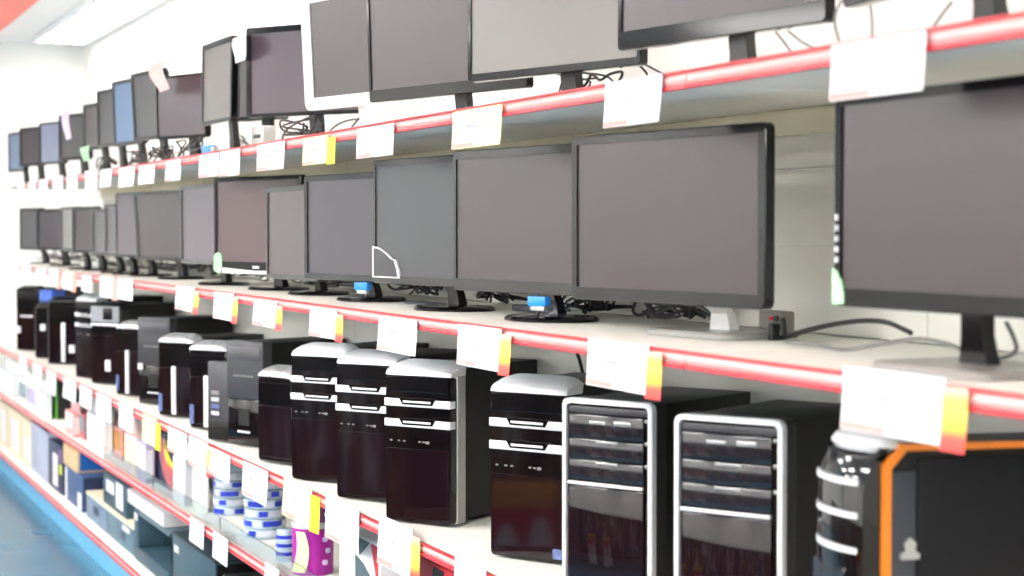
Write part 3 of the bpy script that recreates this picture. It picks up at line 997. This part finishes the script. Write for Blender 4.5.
slip('lilac paper slip hanging over a monitor at the far left of the top shelf', 62, 71, 112, 138, 1.385, M_LILAC)
slip('white and red curled slip on the corner of the wide mauve monitor', 151, 168, 65, 88, 1.375, mat('white_red_slip', '#e8c9c4', 0.5, var=0.15, scale=30), 0.02)
slip('white slip taped to the top of the dark maroon monitor', 230, 247, 40, 59, 1.42, M_PAPER, 0.004)
slip('pale green slip on the far left of the top shelf edge', 80, 90, 148, 160, 1.385, M_GREEN, 0.006)


# --------------------------------------------------- cables, plugs, adapters
def cable(label, pts, r=0.0028, m=None, cat='cable', name='cable', group=None):
    o = obj(name, tube(NB(), pts, r), m or M_CORD)
    return tag(o, label, cat, group)


def tangle(label, x0, x1, z, n=26, hmax=0.07, y0=1.62, y1=1.745, r=0.003, seed=0, m=None):
    rnd = random.Random(seed)
    pts = []
    for k in range(n):
        pts.append((rnd.uniform(x0, x1), rnd.uniform(y0, y1), z + r + 0.01 + rnd.random() ** 1.5 * hmax))
    pts[0] = (x0, y1, z + r)
    return cable(label, pts, r, m, 'cable', 'cable_tangle', 'tangled cables behind the monitors')


def wx(px, Y):
    return at_y(px, 300, Y).x


spans = [(38, 62, 'far left end'), (60, 105, 'maroon and slate pair'), (110, 150, 'pale lilac monitor'), (150, 200, 'dark mauve leaning monitor'), (200, 255, 'green stickered pinkish monitor'),
         (255, 312, 'brownish tucked monitor'), (312, 372, 'black framed purple grey monitor')]
for k, (a, b_, nm) in enumerate(spans):
    tangle('tangled black cables on the middle shelf below the ' + nm, wx(a, 1.70), wx(b_, 1.70), MS, 22 if k not in (8, 9) else 46,
           (0.07, 0.09)[k in (4, 5, 8, 9)], seed=k * 3 + 1)
for k, (a, b_, nm) in enumerate([(382, 450, 'between the adapter brick and the glossy stand'), (460, 500, 'left of the dark adapter brick'), (556, 604, 'right of the blue video plug'), (612, 700, 'left of the white stand neck')]):
    tangle('heap of black cables on the middle shelf ' + nm, wx(a, 1.66), wx(b_, 1.66), MS, (26, 40, 40, 34)[k], 0.075, 1.655, 1.745, 0.0034, seed=200 + k)
for k, (a, b_) in enumerate([(110, 160), (190, 240), (300, 350), (520, 570), (590, 650)]):
    tangle('looped cables on the top shelf, %s clump from the far wall' % ORD[k], wx(a, 1.60), wx(b_, 1.60), TS, 16, 0.10, 1.66, 1.74, 0.0025, seed=50 + k)


def px_path(L, Y):
    return [at_y(a, b_, Y + (c[0] if c else 0)) for a, b_, *c in L]


cable('black cord arching from the plug to the right along the back panel', px_path([(786, 337), (805, 331), (830, 325), (860, 321), (885, 322), (905, 330), (911, 333)], 1.615), 0.0042)
cable('thin grey cord waving from the plug past the nearest stand', px_path([(786, 342), (815, 344), (845, 349), (880, 344), (915, 339), (945, 343), (965, 351), (985, 358), (1005, 357), (1016, 350), (1013, 336), (1006, 322)], 1.545), 0.003, M_CORDG)
cable('black cord hanging under the middle shelf between the card and the banded tower', px_path([(577, 353), (580, 362), (584, 378), (590, 400)], 1.76), 0.004)
cable('thin wire looping down beside the biggest card on the top shelf', px_path([(842, 0), (836, 12), (835, 25), (839, 41)], 1.36), 0.002, M_CORDG)
cable('thin wire hanging behind the biggest card on the top shelf', px_path([(870, 5), (872, 20), (872, 40)], 1.42), 0.002, M_CORDG)
cable('thin wire under the thick barred monitor, left strand', px_path([(776, 32), (784, 42), (792, 53)], 1.50), 0.002, M_CORDG)
cable('thin wire under the thick barred monitor, right strand', px_path([(788, 31), (802, 42), (818, 50)], 1.50), 0.002, M_CORDG)
cable('thin wire standing up from the top shelf at the far right', px_path([(952, 2), (944, 12), (934, 26)], 1.50), 0.002, M_CORDG)
cable('black wires looping under the pale silver grey monitor', px_path([(572, 72), (570, 82), (576, 90), (586, 84), (592, 74), (600, 80), (610, 74), (622, 72), (618, 82), (606, 86)], 1.56), 0.003)

vga_spots = []
for k, (px, py, Yc) in enumerate([(118, 146, 1.42), (150, 143, 1.42), (174, 141, 1.42), (207, 133, 1.42), (322, 128, 1.44)]):
    p = at_y(px, py, Yc)
    tangle('loose dark cables on the front of the top shelf, %s heap from the far wall' % ORD[k], p.x - 0.2, p.x + 0.2, TS, 20, 0.055, 1.35, 1.382, 0.003, seed=90 + k)
p = at_y(263, 146, 1.36)
t = thing('adapter_box', 'small pale grey box on the top shelf edge below the lilac grey monitor', 'box', (p.x, 1.362, TS), R(4))
obj('body', bx(NB(), -0.05, 0.05, -0.02, 0.02, 0, 0.055, 0.004), M_SILD, t)
obj('front_slot', bx(NB(), -0.03, 0.03, -0.0215, -0.019, 0.02, 0.03, 0.001), M_BLKM, t)
p = at_y(208, 152, 1.36)
t = thing('video_plug', 'blue video plug lying on the top shelf edge above paired price cards', 'plug', (p.x, 1.365, TS), R(10))
obj('shell', bx(NB(), -0.04, 0.03, -0.012, 0.012, 0, 0.03, 0.004), M_BLUE, t)
obj('metal_collar', bx(NB(), 0.0305, 0.045, -0.01, 0.01, 0.004, 0.024, 0.001), M_SILD, t)

# power outlet box
pa, pb = at_y(758, 310, 1.67), at_y(781, 336, 1.67)
t = thing('power_socket', 'grey power outlet box with red switch against the back panel', 'power socket', ((pa.x + pb.x) / 2, 1.695, MS))
w, h = pb.x - pa.x, pa.z - MS
obj('box', bx(NB(), -w / 2, w / 2, -0.024, 0.004, 0, h, 0.003), mat('socket_box_grey', '#8d8b85', 0.5), t)
obj('switch', bx(NB(), w * 0.02, w * 0.14, -0.028, -0.0235, h * 0.62, h * 0.78, 0.001), mat('red_switch', '#e8283c', 0.3), t)['label'] = 'red rocker switch'
obj('socket', bx(NB(), w * 0.2, w * 0.38, -0.0265, -0.0235, h * 0.58, h * 0.82, 0.001), M_BLKM, t)['label'] = 'black socket hole'
pa = at_y(774, 343, 1.61)
t = thing('power_plug', 'black power plug lying in front of the outlet box', 'plug', (pa.x, 1.61, MS))
obj('plug_body', bx(NB(), -0.028, 0.03, -0.014, 0.014, 0, 0.017, 0.004), M_BLKM, t)
obj('cord_sleeve', lathe(NB(), [(0.007, 0), (0.006, 0.01), (0.004, 0.03)], 10, (0, 0, 0)), M_CORD, t, (0.029, 0, 0.0085))
t.children[-1].rotation_euler.y = R(90)


def adapter(label, xL, xR, yT, Y, d=0.06):
    a, b_ = at_y(xL, yT, Y), at_y(xR, yT, Y)
    w, h = b_.x - a.x, a.z - MS
    t = thing('power_adapter', label, 'power adapter', ((a.x + b_.x) / 2, Y + d / 2, MS))
    obj('body', bx(NB(), -w / 2, w / 2, -d / 2, d / 2, 0, h, 0.004), mat('adapter_grey', '#4e5057', 0.5), t)
    obj('cord_stub', tube(NB(), [(w / 2 - 0.002, 0, h / 2), (w / 2 + 0.03, 0.01, h / 2), (w / 2 + 0.05, 0.02, 0.009)], 0.003), M_CORD, t)
    return t


adapter('grey power adapter brick under the slate blue monitor', 402, 428, 301, 1.54)
adapter('dark power adapter brick under the warm grey monitor', 511, 541, 304.5, 1.63)


def vga(label, px, py, Y):
    p = at_y(px, py, Y)
    t = thing('video_plug', label, 'plug', p, R(25))
    obj('shell', bx(NB(), -0.024, 0.024, -0.009, 0.009, 0.0, 0.020, 0.002), M_BLUE, t)
    obj('metal_collar', bx(NB(), -0.018, 0.018, -0.006, 0.006, -0.010, -0.0005, 0.001), M_SILD, t)
    obj('lead', tube(NB(), [(0.0, 0, -0.0105), (-0.004, 0.0, -0.020), (-0.02, 0.002, -0.024), (-0.045, 0.004, -0.026)], 0.004), M_CORD, t)
    return t


vga('bright blue video plug hanging under the warm grey monitor', 539, 306, 1.47)
vga('blue video plug hanging left of the cut-out sticker', 363, 290, 1.455)

# ----------------------------------------------- accessories, lower shelf
Zl, Zb = Z_LOW + EPS, Z_BOT + EPS


def carton(label, name, xL, xC, yT, z, m, Y=1.38, d=0.28, hh=None, group=None, cat='box', strips=(), side=None, top=None, rz=0.0):
    """box standing square on a shelf: front from xL to xC in the photo's plane Y, depth d behind it"""
    a, b_ = at_y(xL, 450, Y), at_y(xC, 450, Y)
    w = b_.x - a.x
    h = hh if hh else at_y(xC, yT, Y).z - z
    t = thing(name, label, cat, ((a.x + b_.x) / 2, Y + d / 2, z), rz, group)
    obj('body', bx(NB(), -w / 2, w / 2, -d / 2, d / 2, 0, h, 0.0025), m, t)
    for (nm, u0, u1, v0, v1, mm) in strips:
        obj(nm, bx(NB(), -w / 2 + u0 * w, -w / 2 + u1 * w, -d / 2 - 0.0015, -d / 2 + 0.001, v0 * h, v1 * h), mm, t)
    if side:
        u0, u1, v0, v1, mm, nm = side
        obj(nm, bx(NB(), w / 2 - 0.001, w / 2 + 0.0015, -d / 2 + u0 * d, -d / 2 + u1 * d, v0 * h, v1 * h), mm, t)
    if top:
        obj('lid', bx(NB(), -w / 2 - 0.002, w / 2 + 0.002, -d / 2 - 0.002, d / 2 + 0.002, h + 0.0005, h + 0.012, 0.001), top, t)
    return t, w, h, d


C_CREAM = mat('cream_carton', '#d9cdb6', 0.7, var=0.06)
C_LAV = mat('lavender_grey_carton', '#a3aac0', 0.6, var=0.08)
C_NAVY = mat('navy_carton', '#27304d', 0.5, var=0.15)
C_TEAL = mat('dark_teal_carton', '#2f4a58', 0.5, var=0.06)
C_BROWN = mat('kraft_carton', '#c9ab84', 0.75, var=0.06)
C_BLUE = mat('blue_print', '#1a63b0', 0.5, var=0.1, scale=20)
C_WGREY = mat('pale_grey_carton', '#c9c6c6', 0.7, var=0.03)
C_LIME = mat('lime_print', '#cfe02a', 0.5)
C_PURP = mat('purple_print', '#6b4a86', 0.5, var=0.2, scale=30)
white = M_PAPER
# bottom deck
carton('cream carton with a white strip at the left edge of the bottom shelf', 'carton', -1, 7, 424, Zb, C_CREAM, strips=[('label_strip', 0.35, 0.8, 0.1, 0.85, white)], hh=0.255)
carton('cream carton with a white strip, second from the left edge of bottom shelf', 'carton', 8, 20.5, 428, Zb, C_CREAM, strips=[('label_strip', 0.35, 0.85, 0.1, 0.82, white)], hh=0.255)
carton('cream carton with a white strip beside the lavender grey box, bottom shelf', 'carton', 22, 31, 430, Zb, C_CREAM, strips=[('label_strip', 0.35, 0.85, 0.1, 0.6, white)], hh=0.25)
carton('tall lavender grey box under the accessory shelf, navy top', 'carton', 31.5, 47, 440, Zb, C_LAV, top=C_NAVY, d=0.33, hh=0.262, strips=[('print_patch', 0.2, 0.5, 0.3, 0.5, C_LAV)])
carton('navy box with white stripe and lime spot on the bottom shelf', 'carton', 48.5, 62, 455, Zb, C_NAVY, d=0.33, hh=0.235,
       strips=[('white_stripe', 0.34, 0.68, 0.1, 0.78, white), ('lime_spot', 0.8, 0.99, 0.42, 0.62, C_LIME), ('purple_patch', 0.72, 0.99, 0.66, 0.92, C_PURP)])
tb = carton('dark blue box under the kraft box on the bottom shelf', 'carton', 65, 82, 479, Zb, mat('dusk_blue_carton', '#37517a', 0.5, var=0.1), d=0.34, hh=0.165,
            strips=[('white_stripe', 0.02, 0.12, 0.05, 0.95, white), ('white_label', 0.75, 0.95, 0.05, 0.5, white)], side=(0.02, 0.98, 0.03, 0.97, C_NAVY, 'dark_side'))
carton('kraft box with a blue printed side stacked on the dark blue box', 'carton', 63, 77, 447, Zb + 0.1655, C_BROWN, d=0.32, hh=0.10, side=(0.04, 0.96, 0.1, 0.95, C_BLUE, 'blue_side'))
lowA = carton('low grey blue box in front at the bottom shelf below the kraft box', 'carton', 86, 106, 505, Zb, mat('grey_blue_carton', '#6d7f94', 0.6, var=0.15, scale=20), d=0.33, hh=0.105,
              strips=[('dark_spot', 0.4, 0.62, 0.4, 0.75, C_NAVY)], top=C_CREAM)
lowB = carton('low grey teal box beside it under the pale grey box, bottom shelf', 'carton', 107, 133, 525, Zb, mat('grey_teal_carton', '#54707f', 0.6, var=0.12, scale=20), d=0.33, hh=0.105,
              strips=[('dark_spot', 0.55, 0.7, 0.3, 0.6, C_NAVY), ('white_label', 0.6, 0.85, 0.72, 0.9, white)], top=C_CREAM)
carton('dark teal box with two white labels standing on the low grey blue box', 'carton', 103, 126, 476, Zb + 0.1185, C_TEAL, d=0.10, hh=0.135, Y=1.39,
       strips=[('square_label', 0.15, 0.48, 0.45, 0.82, white), ('tall_label', 0.58, 0.86, 0.15, 0.95, white)])
# open black-lined carton
a, b_ = at_y(134.5, 540, 1.375), at_y(169, 540, 1.375)
w = b_.x - a.x
h = 0.20
t = thing('open_carton', 'open dark teal carton with a black hollow inside on the bottom shelf', 'box', ((a.x + b_.x) / 2, 1.375 + 0.17, Zb))
b = NB()
bx(b, -w / 2, w / 2, -0.17, 0.17, 0, 0.055, 0.002)
obj('lower_tray', b, C_TEAL, t)
b = NB()
bx(b, -w / 2, -w / 2 + w * 0.13, -0.17, 0.17, 0.0555, h, 0.002)
obj('side_wall', b, C_TEAL, t)
obj('top_panel', bx(NB(), -w / 2 + w * 0.13 + 0.001, w / 2, -0.17, 0.17, h - 0.014, h, 0.002), mat('slate_card', '#566a74', 0.5), t)
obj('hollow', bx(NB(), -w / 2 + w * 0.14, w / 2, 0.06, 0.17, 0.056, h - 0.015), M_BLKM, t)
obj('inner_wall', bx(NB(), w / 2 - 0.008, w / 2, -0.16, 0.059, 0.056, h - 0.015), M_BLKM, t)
obj('white_label', bx(NB(), -w / 2 + 0.006, -w / 2 + w * 0.1, -0.172, -0.169, h * 0.8, h * 0.93), white, t)
for q in range(2):
    obj('metal_tab', bx(NB(), -w * 0.15 + q * w * 0.25, -w * 0.08 + q * w * 0.25, 0.052, 0.0595, 0.09, 0.17, 0.001), M_SILD, t)
carton('pale grey carton lying on top of the open dark teal carton', 'carton', 127, 163, 497, Zb + h + 0.0015, C_WGREY, d=0.33, hh=0.055, strips=[('tape_seam', 0.02, 0.98, 0.46, 0.52, mat('tape_grey', '#a8a6a6', 0.5))])
t, w, h, d = carton('big dark teal carton with a round emblem at the bottom right shelf end', 'carton', 172, 214, 548, Zb, C_TEAL, d=0.34, hh=0.205,
                    side=(0.02, 0.98, 0.03, 0.97, M_BLKM, 'black_side'), strips=[('white_label', 0.05, 0.16, 0.72, 0.84, C_WGREY)])
b = NB()
pts = [(0.03 * math.cos(2 * math.pi * k / 20), 0.02 * math.sin(2 * math.pi * k / 20)) for k in range(20)]
ring(b, [(p[0], h * 0.45 + p[1]) for p in pts], [(p[0] * 0.72, h * 0.45 + p[1] * 0.66) for p in pts], -d / 2 - 0.002, -d / 2 + 0.001, 0.0005)
bx(b, -0.02, 0.022, -d / 2 - 0.002, -d / 2 + 0.001, h * 0.45 - 0.004, h * 0.45 + 0.003)
obj('emblem', b, mat('emblem_grey', '#1c2a33', 0.4), t)
obj('lid_edge', bx(NB(), -w / 2 - 0.002, w / 2 + 0.002, -d / 2 - 0.002, d / 2, h + 0.0005, h + 0.009, 0.001), mat('dark_lid', '#26333b', 0.5), t)
carton('black carton right of the big dark teal carton on the bottom shelf', 'carton', 222, 262, 585, Zb, M_BLKM, d=0.34, hh=0.19, strips=[('grey_seam', 0.02, 0.98, 0.9, 0.94, M_GREYM)])


# hanging and standing goods on the lower accessory shelf
def pack(label, xL, xR, yT, yB, m, Y=1.36, d=0.03, inset=None, name='blister_pack', cat='package'):
    a, b_ = at_y(xL, (yT + yB) / 2, Y), at_y(xR, (yT + yB) / 2, Y)
    xm = (xL + xR) / 2
    zt = at_y(xm, yT, Y).z
    w = b_.x - a.x
    h = zt - Zl
    t = thing(name, label, cat, ((a.x + b_.x) / 2, Y, Zl))
    pts = rrect(-w / 2, w / 2, 0, h, min(0.012, w * 0.1), 3)
    obj('backing_card', prism(NB(), pts, d * 0.5, d * 0.5 + 0.002), m, t)
    obj('front_box', prism(NB(), rrect(-w * 0.47, w * 0.47, 0.0, h * 0.72, 0.003, 2), -d * 0.5, d * 0.49, 0.002), m, t)
    if inset:
        obj('printed_panel', prism(NB(), rrect(-w * 0.40, w * 0.40, h * 0.22, h * 0.66, 0.004, 3), -d * 0.5 - 0.0015, -d * 0.5 + 0.001), inset, t)
        obj('side_print', bx(NB(), w * 0.47 - 0.0005, w * 0.47 + 0.001, -d * 0.4, d * 0.4, h * 0.1, h * 0.6), inset, t)
    return t, w, h


P_WHITE = mat('white_blister', '#e4e8ea', 0.35, var=0.05, scale=20)
P_PINK = mat('dusty_pink_print', '#cf9a9b', 0.5, var=0.15, scale=25)
P_RED = mat('muted_red_print', '#a9565c', 0.5, var=0.2, scale=25)
P_PALE = mat('pale_pink_print', '#edd3cc', 0.5, var=0.08, scale=25)
P_GREY = mat('slate_print', '#7b8a94', 0.5, var=0.15, scale=25)
P_LIL = mat('lilac_print', '#b2a6c6', 0.5, var=0.12, scale=25)
P_GRN = mat('leaf_green_print', '#5ea83c', 0.5, var=0.08)
P_YEL = mat('straw_print', '#e8e2b0', 0.5, var=0.1, scale=25)
pack('white carton with a green edge at the far left of the accessory shelf', 2, 17, 362, 395, P_WHITE, d=0.05)
pack('white blister pack in the left cluster, left of its middle one', 21, 30, 372, 410, P_WHITE, inset=P_GREY)
pack('white blister pack in the middle of the left cluster on accessory shelf', 31, 39, 377, 418, P_WHITE, inset=P_LIL)
pack('white blister pack right beside the green and black box', 40, 48, 382, 424, P_WHITE, inset=P_WHITE)
carton('green fronted box with black side on the accessory shelf', 'carton', 51, 57.5, 383, Zl, P_GRN, d=0.12, hh=0.225, Y=1.40, side=(0.01, 0.99, 0.01, 0.99, M_BLKM, 'black_side'))
pack('dusty pink pack right of the green and black box', 68, 77, 402, 430, P_PINK, inset=P_PALE)
pack('muted red pack with grey window beside the dusty pink pack', 79, 88, 404, 438, P_RED, inset=P_GREY, Y=1.39)
pack('tall white pack left of the red and brown pack', 90, 108, 402, 452, P_WHITE, inset=P_PALE)
pack('red and brown pack with an orange window on the accessory shelf', 111, 126, 414, 460, P_PINK, inset=mat('amber_print', '#b9803c', 0.5, var=0.3, scale=30), Y=1.40)
pack('pale pink carton left of the lilac pack', 128, 140, 420, 465, P_PALE, inset=P_YEL)
pack('lilac grey pack left of the swirl printed box', 141, 150, 426, 470, P_LIL, inset=P_WHITE)
# box with arc design
t, w, h, d = carton('dark navy box with red and yellow arcs on the accessory shelf', 'printed_box', 151, 176, 437, Zl, C_NAVY, d=0.05, hh=0.2, Y=1.39)


def arc_shape(r0, r1, a0, a1, cx, cz, sx=1.0):
    n = 14
    o = [(cx + sx * r1 * math.cos(R(a0 + (a1 - a0) * k / n)), cz + r1 * math.sin(R(a0 + (a1 - a0) * k / n))) for k in range(n + 1)]
    i = [(cx + sx * r0 * math.cos(R(a1 + (a0 - a1) * k / n)), cz + r0 * math.sin(R(a1 + (a0 - a1) * k / n))) for k in range(n + 1)]
    return o + i


for q, (r0, r1, mm, nm) in enumerate(((0.115, 0.17, P_RED, 'red_arc'), (0.09, 0.114, M_ORA, 'orange_arc'), (0.07, 0.089, M_YEL, 'yellow_arc'))):
    b = NB()
    pts = [(min(max(x, -w / 2 + 0.002), w / 2 - 0.002), min(max(z, 0.003), h - 0.003)) for x, z in arc_shape(r0, r1, 178, 275, w * 0.42, h * 0.88, 1.5)]
    prism(b, pts, -d / 2 - 0.0015 - q * 0.0004, -d / 2 + 0.001)
    obj(nm, b, mm, t)
pack('white upright carton under the price card right of the arc printed box', 177, 189, 440, 505, M_PAPER, Y=1.37, d=0.03)
o = obj('divider_board', bx(NB(), -0.06, 0.06, -0.004, 0.004, 0, 0.215, 0.001), mat('ivory_board', '#e9e7e2', 0.5), None, at_z(198, 510.5, Zl) + Vector((0, 0.01, 0)), R(10))
tag(o, 'white upright divider board left of the disc stacks', 'divider')
carton('dark block standing in for the shaded gap behind the left disc stack', 'carton', 206, 228, 470, Zl, mat('gap_shade_dark', '#34332f', 0.6), Y=1.60, d=0.12, hh=0.22)  # dark block put in for the shade between the goods

M_DISC = mat('disc_tub_clear', '#a9bccd', 0.12, var=0.15, scale=30, coat=0.6)
M_DBLUE = mat('disc_label_blue', '#2438b4', 0.35, var=0.25, scale=35)
M_DWHT = mat('disc_label_white', '#c6c9d6', 0.35, var=0.12, scale=35)


def disc_tub(label, x, y, z, r, h, band, rz, group):
    t = thing('disc_tub', label, 'disc tub', (x, y, z), rz, group)
    obj('tub', lathe(NB(), [(r * 0.5, 0.0), (r * 0.97, 0.0), (r, 0.003), (r, h - 0.006), (r * 0.96, h - 0.002), (r * 0.6, h)], 32), M_DISC, t)
    n = 8
    for q, (a0, a1, mm, nm) in enumerate(((205, 250, band[0], 'wrap_label'), (254, 300, band[1], 'wrap_label'), (306, 330, band[0], 'wrap_label'), (334, 392, band[1], 'wrap_label'), (396, 430, band[0], 'wrap_label'))):
        lo = []
        for k in range(n + 1):
            a = R(a0 + (a1 - a0) * k / n)
            c, s_ = math.cos(a), math.sin(a)
            z0, z1 = h * 0.24, h * 0.80
            lo.append([(c * (r + 0.0004), s_ * (r + 0.0004), z0), (c * (r + 0.0012), s_ * (r + 0.0012), z0), (c * (r + 0.0012), s_ * (r + 0.0012), z1), (c * (r + 0.0004), s_ * (r + 0.0004), z1)])
        obj(nm, loft(NB(), lo), mm, t)['label'] = 'blue wrap label' if mm is M_DBLUE else 'white wrap label'
    return t


c1 = at_y(265, 520, 1.455)
for k in range(6):
    disc_tub('flat blue and white disc tub, %s from the bottom of the right stack' % ORD[k], c1.x, c1.y, Zl + k * 0.0305, 0.064, 0.030,
             ((M_DBLUE, M_DWHT), (M_DWHT, M_DBLUE))[k % 2] if k < 5 else (M_DWHT, M_DWHT), R(-12 + 17 * k), 'disc tubs in the right stack')
c2 = at_y(232, 500, 1.47)
for k in range(7):
    disc_tub('flat blue and white disc tub, %s from the bottom of the left stack' % ORD[k], c2.x, c2.y, Zl + k * 0.0295, 0.062, 0.029,
             ((M_DWHT, M_DBLUE), (M_DBLUE, M_DWHT))[k % 2], R(20 - 23 * k), 'disc tubs in the left stack')
c3 = at_z(286, 566, Zl)
c3 = at_y(286, 560, 1.40)
t = thing('disc_spindle', 'small clear and blue disc spindle left of the purple tubs', 'disc spindle', (c3.x, c3.y, Zl))
obj('cover', lathe(NB(), [(0.01, 0), (0.028, 0), (0.028, 0.085), (0.025, 0.092), (0.006, 0.094)], 20), M_DISC, t)
for q in range(3):
    obj('blue_ring', lathe(NB(), [(0.0282, 0.018 + q * 0.024), (0.0292, 0.018 + q * 0.024), (0.0292, 0.028 + q * 0.024), (0.0282, 0.028 + q * 0.024)], 20), M_DBLUE, t)

M_MAG = mat('magenta_print', '#a8189a', 0.4, var=0.12, scale=12)
M_MAGD = mat('plum_print', '#7b2a86', 0.4, var=0.12, scale=12)
c4 = at_y(313, 560, 1.42)


def tub(label, p, z, r, h, m, band, swoosh):
    t = thing('purple_tub', label, 'tub', (p.x, p.y, z))
    obj('body', lathe(NB(), [(r * 0.4, 0), (r * 0.95, 0), (r * 0.97, 0.004), (r, h - 0.016)], 28), m, t)
    obj('rim', lathe(NB(), [(r * 0.9, h - 0.0155), (r * 1.03, h - 0.0155), (r * 1.03, h - 0.003), (r * 0.98, h), (r * 0.5, h)], 28), band, t)
    if swoosh:
        lo = []
        for k in range(11):
            v = k / 10
            a = R(298 + 16 * math.sin(v * 2.6))
            da = R(14 + 10 * (1 - v))
            z_ = h * (0.06 + 0.78 * v)
            lo.append([(rr * math.cos(a + s_ * da), rr * math.sin(a + s_ * da), z_) for rr, s_ in ((r * 1.0 + 0.0005, -1), (r * 1.0 + 0.0025, -1), (r + 0.0025, 0), (r + 0.0025, 1), (r + 0.0005, 1))])
        obj('cream_swoosh', loft(NB(), lo), M_YPAPER, t)
    for q in range(3):
        a = R(18 + 10 * (q % 2))
        lo = rrect(-0.008, 0.008, h * (0.2 + 0.22 * q), h * (0.2 + 0.22 * q) + 0.014, 0.005, 3)
        b = NB()
        prism(b, lo, -0.0015, 0.002)
        obj('print_spot', b, M_LILAC, t, M=Matrix.Rotation(a + math.pi / 2, 4, 'Z') @ Matrix.Translation((0, -r - 0.0005, 0)))
    return t


tub('magenta tub with white rim and cream swoosh on the accessory shelf', c4, Zl, 0.058, 0.145, M_MAG, M_DWHT, True)
tub('plum tub with yellow rim stacked on the magenta tub', Vector((c4.x + 0.012, c4.y + 0.01, 0)), Zl + 0.1455, 0.045, 0.085, M_MAGD, M_YEL, False)
t, w, h, d = carton('slate, white and red printed box right of the magenta tub', 'printed_box', 339, 380, 530, Zl, M_PAPER, Y=1.37, d=0.16, hh=0.2)
P_SLT = mat('slate_blue_print', '#4b5a62', 0.5, var=0.05)
P_RD = mat('bright_red_print', '#cf3440', 0.5, var=0.06)
f = -d / 2
obj('slate_diamond', prism(NB(), [(-w * 0.08, 0.01), (w * 0.34, 0.01), (w * 0.34, h * 0.5), (w * 0.1, h * 0.66), (-w * 0.08, h * 0.72)], f - 0.002, f + 0.001), P_SLT, t)
obj('red_pennant', prism(NB(), [(w * 0.3, h * 0.95), (w * 0.47, h * 0.95), (w * 0.45, h * 0.45)], f - 0.002, f + 0.001), P_RD, t)
obj('dark_triangle', prism(NB(), [(w * 0.0, h * 0.95), (w * 0.26, h * 0.95), (w * 0.02, h * 0.74)], f - 0.002, f + 0.001), P_SLT, t)
t, w, h, d = carton('red and black box under the banded tower standing alone', 'printed_box', 412, 452, 556, Zl, P_RD, Y=1.37, d=0.16, hh=0.215)
f = -d / 2
obj('black_panel', prism(NB(), [(-w * 0.1, 0.01), (w * 0.3, 0.01), (w * 0.3, h * 0.97), (w * 0.05, h * 0.97)], f - 0.002, f + 0.001), M_BLKM, t)

# -------------------------------------------------------------- world, view
wd = bpy.data.worlds.new('world')
sc.world = wd
wd.use_nodes = True
wd.node_tree.nodes['Background'].inputs[0].default_value = (1.0, 0.98, 0.96, 1)
wd.node_tree.nodes['Background'].inputs[1].default_value = 0.3
sc.view_settings.view_transform = 'Standard'
sc.view_settings.look = 'None'
sc.view_settings.gamma = 1.0
sc.view_settings.use_curve_mapping = False
sc.view_settings.exposure = 0.95
sc.cycles.max_bounces = 8
sc.cycles.diffuse_bounces = 5
